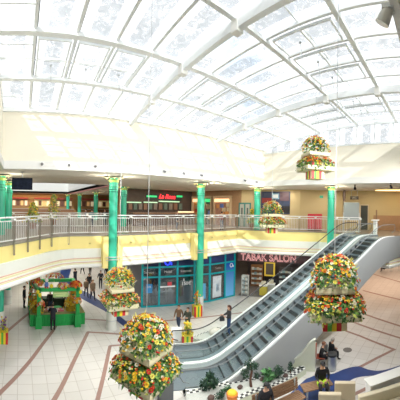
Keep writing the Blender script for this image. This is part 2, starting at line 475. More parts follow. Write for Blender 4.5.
# spotlights on the white bulkhead band
SPOT = None
for k, x in enumerate((1.04, 2.38, 3.72, 7.74, 9.08, 10.42, 14.4, 15.7)):
    if SPOT is None:
        SPOT = thing('spotlight', 'small grey spotlight on the white bulkhead band above the walkway', 'spotlight', (x, OY1-.08, 9.5), group='spotlights along the back bulkhead')
        MB().box((-.05, -.03, -.06), (.05, 0, .06)).build('bracket', STEEL, SPOT)
        MB().tube([(0, -.03, 0), (0, -.16, -.05)], [.05, .07], 10).build('lamp_head', mat('spot_grey', (.25, .25, .26), .4), SPOT)
    else:
        c = copy_tree(SPOT); c.location = (x, OY1-.08, 9.5)

def spot_lamp(parent, loc, aim, e, ang=95):
    ld = bpy.data.lights.new('flood_lamp', 'SPOT'); ld.energy = e; ld.spot_size = math.radians(ang); ld.spot_blend = .8; ld.shadow_soft_size = .25; ld.color = (1, .985, .95)
    o = bpy.data.objects.new('lamp', ld); C.objects.link(o); o.parent = parent; o.location = loc
    o.rotation_euler = Vector(aim).to_track_quat('-Z', 'Y').to_euler()
sp = [o for o in C.objects if o.get('category') == 'spotlight']
for o in sp: spot_lamp(o, (0, -.24, -.06), (.1, -.55, -1), 720)
for k in range(7):      # unseen row added on the near bulkhead as fill light for the hall
    c = copy_tree(SPOT); c.location = (1.5+k*2.4, OY0+.08, 9.5); c.rotation_euler = (0, 0, PI)
    c['label'] = 'added fill spotlight out of view on the near bulkhead'; c['group'] = 'added fill spotlights along the near bulkhead'
    for ch in list(c.children):
        if ch.type == 'LIGHT': bpy.data.objects.remove(ch)
    spot_lamp(c, (0, -.24, -.06), (0, -1, -.48), 900, 124)
ft = thing('spotlight', 'pale spotlight under the beige soffit in the top right picture corner', 'spotlight', PR(388.5, 3, 2.3).xy.to_3d() + Vector((0, 0, CE)))
MB().box((-.05, -.05, -.04), (.05, .05, 0)).build('bracket', STEEL, ft); MB().tube([(0, 0, -.02), (.02, .06, -.13)], [.05, .065], 12).build('lamp_head', WHT, ft, smooth=True)

# ------------------------------------------------------------------ floor inlays (set into the tiles)
def strip(name, path, wd, m, z=.004):
    path = [Vector((p.x, p.y)) for p in path]; vs, fs = [], []
    for i, p in enumerate(path):
        a = path[max(i-1, 0)]; b = path[min(i+1, len(path)-1)]
        d1 = (p-a).normalized() if i else (b-p).normalized(); d2 = (b-p).normalized() if i < len(path)-1 else d1
        n1 = Vector((-d1.y, d1.x)); n2 = Vector((-d2.y, d2.x)); nn = (n1+n2).normalized(); k = 1/max(.4, nn.dot(n1))
        vs += [(p.x+nn.x*wd/2*k, p.y+nn.y*wd/2*k, z), (p.x-nn.x*wd/2*k, p.y-nn.y*wd/2*k, z)]
    for i in range(len(path)-1): fs.append((2*i, 2*i+1, 2*i+3, 2*i+2))
    mb = MB(); mb.add(vs, fs); return struct(mb.build(name, m))
bands = [(((-14, 408), (0, 393), (15, 378), (30, 361), (42, 345), (54, 329), (58, 320)), 1, .20),
         (((4, 334), (20, 320.5), (32, 311)), 1, .20),
         (((46, 412), (54, 400), (63, 384), (74, 361), (88, 332)), 1, .20), (((87.2, 332), (105, 333), (125, 334.5)), 0, .18),
         (((94, 415), (97.5, 400), (104, 374), (110, 346)), 1, .18), (((109.4, 346), (126, 344.5)), 0, .16),
         (((84, 319), (110, 320.5), (150, 321.5), (175, 320), (215, 316), (243, 312.5)), 1, .16),
         (((373, 274), (400, 282), (410, 285)), 0, .22), (((363, 290.5), (400, 299.6), (412, 303)), 0, .22),
         (((356, 311), (400, 326), (412, 330)), 0, .2), (((328, 324), (360, 336), (394, 349.5), (377, 358), (358, 368)), 0, .17),
         (((345, 319), (400, 338), (412, 342)), 0, .18), (((412, 363), (400, 370), (355, 394), (346, 399)), 0, .18)]
for i, (px, sm, wd) in enumerate(bands):
    pts = [P(x, y, 0) for x, y in px]
    strip('trim_%d' % (i+1), catmull(pts, 6) if sm else pts, wd, BRN)
def inlay(name, px, m, z=.006):
    pts = [P(x, y, 0) for x, y in px]; pts = catmull(pts + [pts[0]], 5)[:-1]
    me = bpy.data.meshes.new(name); bm = bmesh.new(); f = bm.faces.new([bm.verts.new((p.x, p.y, z)) for p in pts])
    if f.normal.z < 0: f.normal_flip()
    bmesh.ops.triangulate(bm, faces=[f]); bm.normal_update()
    for q in bm.faces:
        if q.normal.z < 0: q.normal_flip()
    bm.to_mesh(me); bm.free(); me.materials.append(m)
    o = bpy.data.objects.new(name, me); C.objects.link(o); return struct(o)
inlay('trim_20', [(306, 379), (320, 374), (332, 374), (345, 369), (358, 366.5), (370, 370), (382, 370.5), (400, 365.5), (412, 362), (412, 367), (400, 369.5), (387, 373), (375, 375.5), (360, 377), (350, 381), (340, 391), (328, 402), (300, 408), (282, 404), (294, 390)], BLUE)
inlay('trim_21', [(65, 262), (71, 268), (69, 279), (78, 288), (90, 294), (100, 301), (112, 309), (122, 318), (133, 327), (129, 329.5), (118, 322), (106, 312), (95, 306), (82, 299), (68, 291), (58, 281), (60, 268)], BLUE)

# ------------------------------------------------------------------ green columns
COLR = .26
def column(label, xy, z0, collar, top=CE, rot=0.0):
    c = thing('column', label, 'column', (xy[0], xy[1], z0), kind='structure')
    H = top - z0; R = COLR
    MB().lathe([(R, .0 if z0 > 1 else 1.0), (R, H-.02)], 28).build('shaft', GREEN, c, smooth=True)
    if z0 < 1:
        MB().lathe([(.34, 0), (.34, .12), (.31, .16), (.31, 1.0), (.29, 1.06)], 28).build('base', mat('base_white', (.68, .70, .66), .5), c, smooth=True)
        MB().lathe([(.325, .0), (.325, .05)], 28, (0, 0, .55)).build('base_ring', STEEL, c, smooth=True)
    for dz in (.95, .80, .65):
        MB().lathe([(R+.02, 0), (R+.035, .02), (R+.035, .05), (R+.02, .07)], 28, (0, 0, H-dz)).build('ring', mat('ring_green', (.03, .33, .23), .35), c, smooth=True)
    MB().lathe([(R+.01, 0), (R+.05, .05), (R+.07, .14), (R+.02, .18)], 28, (0, 0, H-.36)).build('capital', mat('capital_yellow', (.42, .62, .16), .4), c, smooth=True)
    MB().lathe([(.60, 0), (.62, .015), (.60, .03)], 32, (0, 0, H-.10)).build('lamp_disc', mat('disc_pale', (.66, .66, .45), .35), c, smooth=True)
    for k in range(6):
        g = k*PI/3 + .3
        MB().ball((math.cos(g)*.47, math.sin(g)*.45, H-.12), .028).build('bulb', mat('warm_bulb', (1, .72, .25), .4, var=0, emit=2.5), c, smooth=True)
    for k in range(2):      # the cap's own glowing lamps
        ld = bpy.data.lights.new('cap_lamp', 'POINT'); ld.energy = 30 if z0 < 1 or xy[1] < 16 else 9; ld.shadow_soft_size = .03; ld.color = (1, .88, .66)
        lo = bpy.data.objects.new('lamp', ld); C.objects.link(lo); lo.parent = c; lo.location = ((-.75, .75)[k], -.35, H-.55)
    if collar:
        M = Matrix.Rotation(rot, 4, 'Z')
        MB().box((-.62, -.10, 3.72-z0), (-.30, .34, 5.60-z0), M=M).box((.30, -.10, 3.72-z0), (.62, .34, 5.60-z0), M=M).build('collar', YEL, c)
        for zz in (4.25, 4.4):
            MB().tube([M @ Vector((-.5, -.3, zz-z0)), M @ Vector((.5, -.3, zz-z0))], .02, 6).build('clamp_bar', STEEL, c)
            MB().lathe([(R+.03, 0), (R+.05, .02), (R+.03, .05)], 24, (0, 0, zz-z0-.02)).build('clamp_ring', STEEL, c, smooth=True)
column('green column with white foot behind the hanging basket near the market stall', (5.55, 15.42), 0, True)
column('sunlit green column in front of the blue-framed phone shop', (12.15, 15.35), 0, True)
column('green column on the deck behind the small hanging basket', (17.65, 14.65), UP, False)
column('green column at the head of the escalators', (18.5, 8.24), 0, False)
column('green column at the left picture edge beside the hanging screen', (-1.15, 16.2), 0, False)
column('green column just behind the one at the left picture edge', (-.85, 20.3), 0, False)
column('green column in shade right of the one above the market stall', (9.0, 22.3), UP, False)
column('far green column third from the left in the food court', (9.6, 33.3), UP, False)
column('far green column second from the left in the food court', (8.9, 39.8), UP, False)
column('darkest far green column by the lit food stands', (7.7, 43.0), UP, False)
column('green column under the deck left of the market stall', (1.9, 25.0), 0, False, LC)
column('green column under the deck behind the market stall', (4.0, 28.0), 0, False, LC)

# ------------------------------------------------------------------ railings
def railing(label, path, z0, post=1.35, hang=True, bar=.13, panel_cut=None):
    r = thing('railing', label, 'railing', (path[0][0], path[0][1], z0))
    o0 = Vector((path[0][0], path[0][1]))
    loc = [Vector((p[0]-o0.x, p[1]-o0.y)) for p in path]
    up = lambda z: [(p.x, p.y, z) for p in loc]
    MB().tube(up(1.18), .038, 10).build('handrail', RAILM, r, smooth=True)
    MB().beam(up(1.02), .03, .05).build('upper_rail', RAILM, r)
    MB().beam(up(.14), .03, .05).build('lower_rail', RAILM, r)
    posts = arc_resample([Vector((p.x, p.y, 0)) for p in loc], post)
    for i, q in enumerate(posts):
        j = min(range(len(loc)-1), key=lambda k: abs((loc[k]-q.xy).length + (loc[k+1]-q.xy).length - (loc[k+1]-loc[k]).length))
        d = (loc[j+1]-loc[j]).normalized(); ang = math.atan2(d.y, d.x)
        M = Matrix.Translation(q) @ Matrix.Rotation(ang, 4, 'Z')
        pb = MB()
        for s in (-.045, .045):
            pb.box((s-.012, -.10 if hang else -.03, -.52 if hang else 0), (s+.012, -.065 if hang else .03, 1.10), M=M)
        if hang: pb.box((-.055, -.11, -.56), (.055, -.08, -.50), M=M)
        po = pb.build('post', BRONZE, r)
        MB().box((-.08, -.12, 1.05), (.08, .05, 1.13), M=M).build('bracket', WHT, po)
        if i+1 < len(posts):
            e = posts[i+1]; L = (e-q).length; nb = max(2, int(L/bar)); bb = MB()
            for k in range(1, nb):
                c = q + (e-q)*(k/nb)
                bb.tube([(c.x, c.y, .14), (c.x, c.y, 1.02)], .013, 5)
            bb.build('bar_panel', RAILM, r)
    return r
railing('grey metal railing on the angled balcony at the left picture edge', [(-3.0, 8.95), (-.82, 11.75), (1.65, 15.05)], UP+.05, 1.1)
railing('long grey bar railing along the back of the upper walkway', [(1.75, 15.1), (2.3, 15.6), (3.05, 15.88), (16.45, 15.88)], UP+.05)
railing('grey bar railing on the slanted deck edge above the tobacco shop', [(16.6, 15.85), (19.45, 9.7), (19.2, 7.9)], UP+.05, 1.3)
railing('short railing beside the top of the escalators near the grey board', [bpos(337, 20.4, 0)[:2], bpos(361, 20.6, 0)[:2]], UP+.05, .9, hang=False)
railing('far railing round the second light well under the screen', [(-6.5, 21.6), (7.6, 21.6)], UP, 1.5, hang=False)

# ------------------------------------------------------------------ upper level walls and shops
def wallseg(name, p0, p1, z0, z1, m, th=.25):
    M = segM(p0, p1, 0)
    return struct(MB().box((0, z0, -th), (seglen(p0, p1), z1, 0), M=M).build(name, m))
W0 = ((-10, 44), (16.5, 44)); W1 = ((9.9, 25), (18.5, 25)); W2 = ((18.5, 25), (19.6, 18.3)); W3 = ((19.6, 18.3), (21.5, 12.7)); W4 = ((21.5, 12.7), (23.8, 9.4)); W5 = ((24.0, 9.4), (24.0, -8))
DSH = mat('shop_dark', (.10, .07, .055), .7, var=.3, scale=2)
ORNG = mat('food_court_ochre', (.38, .22, .09), .8, var=.15, scale=1)
wallseg('wall_court', *W0, UP, CE, ORNG); wallseg('wall_cafe', *W1, UP, CE, DSH); wallseg('wall_shops', *W2, UP, CE, mat('shops_brown', (.36, .22, .12), .7, var=.2))
wallseg('wall_beige', *W3, UP, CE, BEIGE); wallseg('wall_corner', *W4, UP, CE, BEIGE); wallseg('wall_side', *W5, UP, CE, BEIGE)
wallseg('wall_return', (16.5, 43.9), (9.9, 25.2), UP, CE, BEIGE)
wallseg('baseboard_side', (23.95, 6.4), (23.95, -8), UP, UP+1.35, mat('wainscot', (.42, .25, .14), .6, var=.15), .05)

def xseg(seg, x):
    """distance along a wall at which photo column x meets it"""
    d = ray(x, HY); a = Vector(seg[0]); b = Vector(seg[1]); u = (b-a).normalized()
    # a + u s = d t
    den = u.x*d.y - u.y*d.x
    return (d.x*a.y - d.y*a.x)/den if abs(den) > 1e-9 else 0
def zseg(seg, s, x, y):
    a = Vector(seg[0]); u = (Vector(seg[1])-a).normalized(); p = a+u*s
    d = ray(x, y); return EYE + d.z*p.length/math.hypot(d.x, d.y)
def rect(seg, x0, y0, x1, y1):
    s0, s1 = xseg(seg, x0), xseg(seg, x1); xm, sm = (x0+x1)/2, (xseg(seg, x0)+xseg(seg, x1))/2
    return s0, zseg(seg, sm, xm, y1), s1, zseg(seg, sm, xm, y0)
def panel(seg, r, n0, n1, name, m, parent=None, inset=0, bevel=0):
    M = segM(*seg)
    return MB().box((r[0]+inset, r[1]+inset, n0), (r[2]-inset, r[3]-inset, n1), M=M).build(name, m, parent, bevel=bevel)
def on(seg, s, z, n): return segM(*seg) @ Matrix.Translation((s, z, n))

NEONR = mat('neon_red', (1, .03, .04), .4, var=0, emit=2.2); NEONG = mat('neon_green', (.05, .75, .25), .4, var=0, emit=.7)
LITG = mat('shelf_light', (.55, .85, .55), .5, var=0, emit=.7); LITW = mat('counter_light', (1, .72, .42), .5, var=0, emit=1.0)
# cafe with red script sign
cafe = thing('cafe_counter', 'dark cafe bar with lit shelves under a red script sign', 'cafe counter')
r = rect(W1, 124, 205, 183, 218); panel(W1, (r[0], UP, r[2], UP+1.15), 1.6, 2.2, 'counter', mat('bar_wood', (.12, .07, .05), .5), cafe)
panel(W1, (r[0]-.05, UP+1.15, r[2]+.05, UP+1.22), 1.5, 2.3, 'counter_top', mat('bar_top', (.35, .2, .12), .3), cafe)
for a, b, y in ((126, 140, 202.3), (143, 156, 202.3), (158, 178, 201.5)):
    q = rect(W1, a, y-.5, b, y+.6); panel(W1, q, .1, .3, 'light_strip', LITG, cafe)
q = rect(W1, 170, 211, 186, 212.2); panel(W1, q, 1.2, 1.5, 'counter_lamp', LITW, cafe)
for a in range(128, 182, 5):
    q = rect(W1, a, 203.5, a+3.2, 209.5); panel(W1, q, .05, .22, 'shelf_bay', mat('bay_%d' % (a % 3), ((.25, .2, .16), (.14, .2, .16), (.3, .16, .1))[a % 3], .5), cafe)
sg = thing('cafe_sign', 'red glowing script sign above the dark cafe', 'sign')
q = rect(W1, 146, 194.5, 181, 200.5); panel(W1, q, .02, .08, 'backboard', mat('sign_dark', (.03, .05, .04), .5), sg)
sm = (xseg(W1, 157)+xseg(W1, 175))/2
text('lettering', 'La Rosa', on(W1, sm, zseg(W1, sm, 166, 196.8), .14), .64, NEONR, sg, .03, shear=.35, offset=.012)
for a, b in ((146, 156), (176, 181.5)):
    q = rect(W1, a, 195.5, b, 197.3); panel(W1, q, .08, .14, 'green_tube', NEONG, sg)
# side shops on W2
for i, (x0, x1, lab, c, top) in enumerate(((193.5, 204, 'bright snack stand in orange light left of the sunlit column on the deck', (.65, .30, .09), LITW),
                                     (205.5, 213, 'narrow shop front with a green light board beside the sunlit column', (.07, .11, .09), NEONG),
                                     (215, 232, 'shop front with red and blue goods between beige piers', (.42, .22, .15), LITW))):
    sh = thing('shop_front', lab, 'shop front')
    q = rect(W2, x0, 193, x1, 217); q = (q[0], UP, q[2], 8.6)
    panel(W2, q, .01, .06, 'back_panel', mat('shop_back_%d' % i, c, .6, var=.5, scale=3), sh)
    t = (q[0]+.15, 8.05, q[2]-.15, 8.4); panel(W2, t, .06, .3, 'light_board', top, sh)
    M = segM(*W2)
    MB().box((q[0], UP, 0), (q[0]+.12, 8.6, .35), M=M).box((q[2]-.12, UP, 0), (q[2], 8.6, .35), M=M).box((q[0], 8.5, 0), (q[2], 8.7, .35), M=M).build('shop_frame', mat('pier_beige', (.6, .45, .28), .7), sh)
    rnd = random.Random(i)
    for k in range(7):
        a = q[0]+.2 + (q[2]-q[0]-.7)*rnd.random(); z = UP+.5+1.5*rnd.random()
        MB().box((a, z, .06), (a+.35, z+.4, .22), M=M).build('display', mat('goods_%d' % rnd.randint(0, 4), rnd.choice([(.6, .1, .07), (.12, .2, .5), (.7, .6, .4), (.65, .3, .1)]), .5), sh)
# glazed door in beige wall
dr = thing('door_1', 'teal framed double door with pale panes in the beige wall', 'door', kind='structure')
q = rect(W3, 239, 204, 251, 224); q = (q[0], UP, q[2], 8.0)
M = segM(*W3); wq = q[2]-q[0]
MB().box((q[0], UP, 0), (q[0]+.12, 8.0, .08), M=M).box((q[2]-.12, UP, 0), (q[2], 8, .08), M=M).box((q[0], 7.86, 0), (q[2], 8.0, .08), M=M).box((q[0]+wq/2-.07, UP, 0), (q[0]+wq/2+.07, 7.9, .08), M=M).build('door_frame', mat('door_teal', (.05, .22, .2), .5), dr)
for a, b in ((q[0]+.12, q[0]+wq/2-.07), (q[0]+wq/2+.07, q[2]-.12)):
    MB().box((a, UP, .01), (b, 7.86, .05), M=M).build('door_leaf', mat('door_pale', (.42, .44, .40), .4), dr)
    MB().box((a+.15, UP+.8, .05), (b-.15, 7.5, .06), M=M).build('door_pane', mat('pane_dark', (.12, .15, .15), .2), dr)
# big poster
po = thing('poster', 'dark blue poster with red and pale blue patches behind the small hanging basket', 'poster')
q = rect(W3, 261, 191.5, 290, 214)
panel(W3, q, .01, .05, 'print', mat('poster_navy', (.035, .05, .11), .5, var=.6, scale=2), po)
for px, c in (((262, 198, 272, 203), (.28, .03, .03)), ((272, 193.5, 279, 199), (.22, .38, .55)), ((280, 192, 289, 201), (.10, .06, .08)), ((264, 193, 271, 197), (.06, .07, .13)), ((276, 206, 290, 213), (.02, .02, .03))):
    panel(W3, rect(W3, *px), .05, .055, 'printed_patch', mat('patch_%d' % int(px[0]), c, .5), po)
q2 = rect(W3, 273, 194.5, 278, 198); panel(W3, q2, .055, .06, 'printed_patch', mat('patch_white', (.75, .8, .85), .5), po)
# exit sign on the wall
ex = thing('exit_sign', 'tiny green exit sign high on the beige wall', 'sign'); q = rect(W4, 319.5, 195.5, 323, 198)
panel(W4, q, .0, .06, 'plate', mat('exit_green', (.03, .35, .2), .5, emit=.2), ex)
# doorways and sign on the right-hand wall
for i, (x0, x1, y0, lab) in enumerate(((336, 344, 201, 'dark doorway left of the grey board'), (361, 368, 205.5, 'dark doorway right of the grey board'))):
    d = thing('door_%d' % (i+2), lab, 'door', kind='structure'); sgm = W4 if x1 < 341 else W5
    q = rect(W5, x0, y0, x1, 222); q = (max(q[0], .05), UP, q[2], q[3]); M = segM(*W5)
    MB().box((q[0], UP, .0), (q[2], q[3], .03), M=M).build('opening', mat('door_dark', (.05, .06, .055), .6), d)
    MB().box((q[0]-.1, UP, 0), (q[0], q[3]+.1, .07), M=M).box((q[2], UP, 0), (q[2]+.1, q[3]+.1, .07), M=M).box((q[0], q[3], 0), (q[2], q[3]+.1, .07), M=M).build('door_frame', mat('door_beige', (.6, .5, .36), .6), d)
s1 = thing('direction_sign', 'dark hanging direction sign above the doorway right of the grey board', 'sign')
q = rect(W5, 353.5, 196.8, 361.5, 200); panel(W5, q, .9, .98, 'board', mat('sign_brown', (.09, .07, .06), .5), s1)
text('lettering', 'WC', on(W5, (q[0]+q[2])/2, (q[1]+q[3])/2, .99), (q[3]-q[1])*.9, mat('sign_ivory', (.6, .55, .45), .5), s1, .004)
for hx in (q[0]+.1, q[2]-.13): MB().box((hx, q[3], .92), (hx+.03, CE, .95), M=segM(*W5)).build('hanger', STEEL, s1)
s2 = thing('banner_sign', 'narrow vertical dark sign hanging left of the direction sign', 'sign')
q = rect(W5, 348.8, 192, 350.8, 201.5); panel(W5, (q[0], q[1], q[2], CE), 1.4, 1.46, 'board', mat('banner_brown', (.14, .09, .07), .5), s2)
# warm cove lamp in the ceiling, track spots
cv = thing('cove_light', 'long warm oval lamp recessed in the ceiling at the right', 'ceiling light', (22.6, 3.9, CE))
pr = [(1.0*math.cos(2*PI*k/32)*.55, 2.0*math.sin(2*PI*k/32)) for k in range(32)]
MB().prism([(x*1.18, y*1.1) for x, y in pr], -.05, 0).build('rim', mat('cove_rim', (.75, .6, .35), .5), cv)
MB().prism(pr, -.09, -.05).build('diffuser', mat('cove_glow', (1, .66, .28), .5, var=0, emit=3.0), cv)
for i, (x, lab) in enumerate(((355, 'black ceiling spot nearest the column at the escalator head'), (391, 'black ceiling spot at the right picture edge'))):
    p = PR(x, 184.2, 17.5 if i else 19); p.z = CE
    t = thing('track_spot', lab, 'spotlight', p)
    MB().box((-.05, -.05, -.06), (.05, .05, 0)).tube([(0, 0, -.06), (0, 0, -.2)], .015, 6).build('mount', BLACK, t)
    MB().tube([(.12, .05, -.16), (-.14, -.06, -.30)], [.07, .09], 12).build('lamp_head', BLACK, t)
# grey display board, small white stand, red cabinet
gb = thing('display_board', 'large plain grey display board standing at the head of the escalators', 'display board', bpos(351.5, 21.6, UP), -1.25)
MB().box((-.62, -.05, 1.05), (.62, .05, 2.42)).build('board', mat('board_grey', (.33, .37, .39), .5, var=.02), gb, bevel=.03)
for x in (-.62, .62):
    MB().box((x-.04, -.06, 0), (x+.04, .06, 1.6)).box((x-.06, -.3, 0), (x+.06, .3, .06)).build('leg', STEEL, gb)
ws = thing('info_stand', 'small white stand with a flat top right of the grey board', 'stand', (18.3, 4.75, UP))
MB().box((-.12, -.12, 0), (.12, .12, 1.1)).build('pedestal', WHT, ws); MB().box((-.3, -.22, 1.1), (.3, .22, 1.16)).build('top', WHT, ws)
rc = thing('vending_cabinet', 'red cabinet behind the railing left of the escalator column', 'cabinet', (20.75, 10.75, UP), -1.1)
MB().box((-.62, -.25, .1), (.62, .25, 1.42)).build('body', mat('cabinet_red', (.62, .03, .05), .4), rc, bevel=.03)
MB().box((-.56, -.27, .25), (-.04, -.25, 1.3)).build('door', mat('cabinet_red2', (.72, .06, .08), .35), rc); MB().box((.04, -.27, .25), (.56, -.25, 1.3)).build('door', MATS['cabinet_red2'], rc)
MB().box((-.6, -.2, 0), (.6, .2, .1)).build('plinth', BLACK, rc)
wp = thing('wooden_post', 'thin wooden post in front of the brown wainscot', 'post', PR(376.5, 215, 21.5).xy.to_3d() + Vector((0, 0, UP)))
MB().box((-.05, -.05, 0), (.05, .05, 1.85)).build('upright', WOOD, wp); MB().lathe([(.2, 0), (.2, .04), (.1, .06)], 16).build('foot', WOOD, wp)
# hanging screen
tv = thing('hanging_screen', 'black flat screen hanging from the ceiling at the left', 'screen', (.10, 14.7, CE), -.03)
MB().tube([(0, 0, 0), (0, 0, -.32)], .03, 8).lathe([(.12, -.03), (.12, 0)], 16).build('ceiling_pole', STEEL, tv)
MB().box((-.56, -.06, -.97), (.56, .06, -.32)).build('casing', BLACK, tv, bevel=.015)
MB().box((-.52, -.068, -.93), (.52, -.06, -.37)).build('display', mat('screen_dim', (.012, .018, .035), .6, var=.9, scale=6, emit=.15, spec=.1), tv)
# ceiling downlights (real lamps in their rings)
DL = None
DLP = [(3.2, 18.6), (7.0, 18.6), (10.5, 18.4), (14.0, 18.4), (11.2, 21.8), (15.5, 21.8), (18.2, 17.2), (20.2, 13.6), (21.6, 9.6), (21.6, 6.6), (22.0, 1.5), (19.4, 4.3), (-3.5, 18.5), (12.5, 28.0), (9.7, 29.5), (9.0, 36.5)]
for x, y in DLP:
    if DL is None:
        DL = thing('downlight', 'round recessed downlight in the upper walkway soffit', 'downlight', (x, y, CE), group='downlights in the upper soffit')
        MB().lathe([(.22, -.03), (.26, -.03), (.27, 0), (.22, 0)], 24).build('ring', WHT, DL)
        c = DL
    else:
        c = copy_tree(DL); c.location = (x, y, CE)
    ld = bpy.data.lights.new('downlight_lamp', 'AREA'); ld.shape = 'DISK'; ld.size = .38; ld.energy = 26; ld.color = (1, .90, .74)
    lo = bpy.data.objects.new('lamp', ld); C.objects.link(lo); lo.location = (0, 0, -.04); lo.parent = c
# food court stands far left
rnd = random.Random(4)
for i, (x, y0, y1, lab) in enumerate(((20, 193, 0, 'far food stand with a dark menu left of the flowering tree'), (42, 193, 0, 'far food stand behind the flowering tree'), (64, 193, 0, 'far food stand between dark green columns'), (86, 193, 0, 'far food stand right of the green columns'), (106, 193, 0, 'far food stand nearest the column above the stall'))):
    seg = W0
    s0, s1 = xseg(seg, x-8), xseg(seg, x+8)
    st = thing('food_stand', lab, 'food stand'); M = segM(*seg)
    MB().box((s0, UP, .6), (s1, UP+1.1, 1.5), M=M).build('counter', mat('stand_wood', (.28, .14, .07), .5), st)
    MB().box((s0-.05, UP+1.1, .5), (s1+.05, UP+1.17, 1.6), M=M).build('counter_top', mat('stand_top', (.5, .42, .36), .3), st)
    MB().box((s0, UP+1.5, .01), (s1, 8.3, .06), M=M).build('menu_wall', mat('menu_%d' % (i % 3), ((.30, .16, .08), (.75, .55, .25), (.22, .10, .06))[i % 3], .6, var=.6, scale=2, emit=(.0, .15, .0)[i % 3]), st)
    for k in range(4):
        a = s0 + (s1-s0)*(k+.15)/4
        MB().box((a, 7.3, .06), (a+(s1-s0)*.17, 8.1, .1), M=M).build('menu_board', mat('board_%d' % (k % 3), ((.9, .75, .5), (.15, .06, .04), (.8, .5, .2))[k % 3], .5, emit=(.35, 0, .2)[k % 3]), st)
    MB().box((s0, 8.35, .02), (s1, 8.6, .4), M=M).build('canopy', mat('stand_red', (.4, .06, .05), .5), st)

# ------------------------------------------------------------------ lower shops under the deck
A, B, Cc = (8.73, 17.9), (13.9, 16.3), (16.45, 16.05)
HT = 3.78
def shop_run(seg, xs, zs, parent, solid=None):
    """glazed run: mullions at photo columns xs, transoms at heights zs"""
    M = segM(*seg); L = seglen(*seg); ss = [max(0, min(L, xseg(seg, x))) for x in xs]
    for s in ss: MB().box((s-.07, 0, -.05), (s+.07, HT, .07), M=M).build('mullion', TEAL, parent)
    for z in zs: MB().box((ss[0], z-.06, -.04), (ss[-1], z+.06, .06), M=M).build('transom', TEAL, parent)
    return ss, M
shop = thing('phone_shop', 'glass phone shop front in teal frames under the deck', 'shop front')
sa, MA = shop_run((A, B), (143.5, 160.5, 178.5, 195.5, 211.5), (.06, 2.22, 2.95, 3.72), shop)
sb, MBm = shop_run((B, Cc), (210.9, 226, 238), (.06, 2.2, 2.95, 3.72), shop)
for ss, M in ((sa, MA), (sb, MBm)):
    for a, b in zip(ss, ss[1:]):
        MB().box((a+.06, .1, -.01), (b-.06, 2.17, .01), M=M).build('pane', SHOPG, shop)
        MB().box((a+.06, 2.27, -.01), (b-.06, 2.9, .01), M=M).build('pane', SHOPG, shop)
        MB().box((a+.06, 3.0, -.02), (b-.06, 3.67, .0), M=M).build('header_panel', mat('header_navy', (.02, .035, .12), .3, var=.3), shop)
a, b = sb[1], sb[2]
MB().box((a+.06, .1, .012), (b-.06, 2.9, .04), M=MBm).build('blue_panel', gradient_mat('blue_fade', (.16, .50, .88), (.0, .06, .38), .3, 2.9), shop)
NB = mat('neon_blue', (.03, .06, 1), .4, var=0, emit=2.0); LW = mat('letter_white', (.85, .87, .9), .5, var=0)
def logo(M, R, m, parent):
    mb = MB(); mb.tube([M @ Vector((R*math.cos(2*PI*k/24), R*1.05*math.sin(2*PI*k/24), 0)) for k in range(25)], R*.2, 6)
    mb.build('logo_ring', m, parent); text('logo_digit', '2', M @ Matrix.Translation((R*1.45, -R*.75, 0)), R*1.15, m, parent, .01, offset=.01)
sx = xseg((A, B), 168.5); logo(MA @ Matrix.Translation((sx, 3.33, .06)), .20, NB, shop)
sx = xseg((B, Cc), 232.3); logo(MBm @ Matrix.Translation((sx-.05, 2.66, .07)), .14, LW, shop)
for x, z, s, t in ((187.5, 1.72, .36, '150€'), (185, 2.0, .22, '5')):
    text('window_lettering', t, MA @ Matrix.Translation((xseg((A, B), x), z-.1, .03)), s, LW, shop, .003, offset=.008)
for x, t in ((150, 'Service'), (169, 'Mobil'), (187, 'Internet')):
    text('band_lettering', t, MA @ Matrix.Translation((xseg((A, B), x), 2.58, .03)), .26, mat('letter_grey', (.45, .46, .46), .5, var=0), shop, .003)
text('band_lettering', 'Telefon', MBm @ Matrix.Translation((xseg((B, Cc), 219), 2.58, .03)), .2, MATS['letter_grey'], shop, .003)
# stickers and posters on the glass
def sticker(M, s0, z0, s1, z1, m, name='window_poster'): return MB().box((s0, z0, .012), (s1, z1, .02), M=M).build(name, m, shop)
sx = xseg((A, B), 150.5); sticker(MA, sx-.24, 1.05, sx+.24, 1.72, mat('sticker_blue', (.05, .28, .62), .4))
text('poster_lettering', 'O2', MA @ Matrix.Translation((sx, 1.5, .025)), .2, LW, shop, .002)
sx = xseg((A, B), 169); sticker(MA, sx-.58, 1.42, sx+.58, 1.52, LW); sticker(MA, sx-.02, 1.53, sx+.32, 1.80, mat('sticker_red', (.6, .06, .08), .4))
sx = xseg((B, Cc), 218.5); sticker(MBm, sx-.45, .25, sx+.4, 1.95, mat('poster_pale', (.62, .70, .78), .5, var=.3, scale=3)); sticker(MBm, sx-.1, .7, sx+.25, 1.3, mat('poster_cyan', (.12, .42, .70), .5))
text('poster_lettering', 'O2 my', MBm @ Matrix.Translation((sx, 1.72, .03)), .28, LW, shop, .003)
sx = xseg((A, B), 204.5); sticker(MA, sx-.3, .3, sx+.22, 1.5, MATS['poster_cyan'])
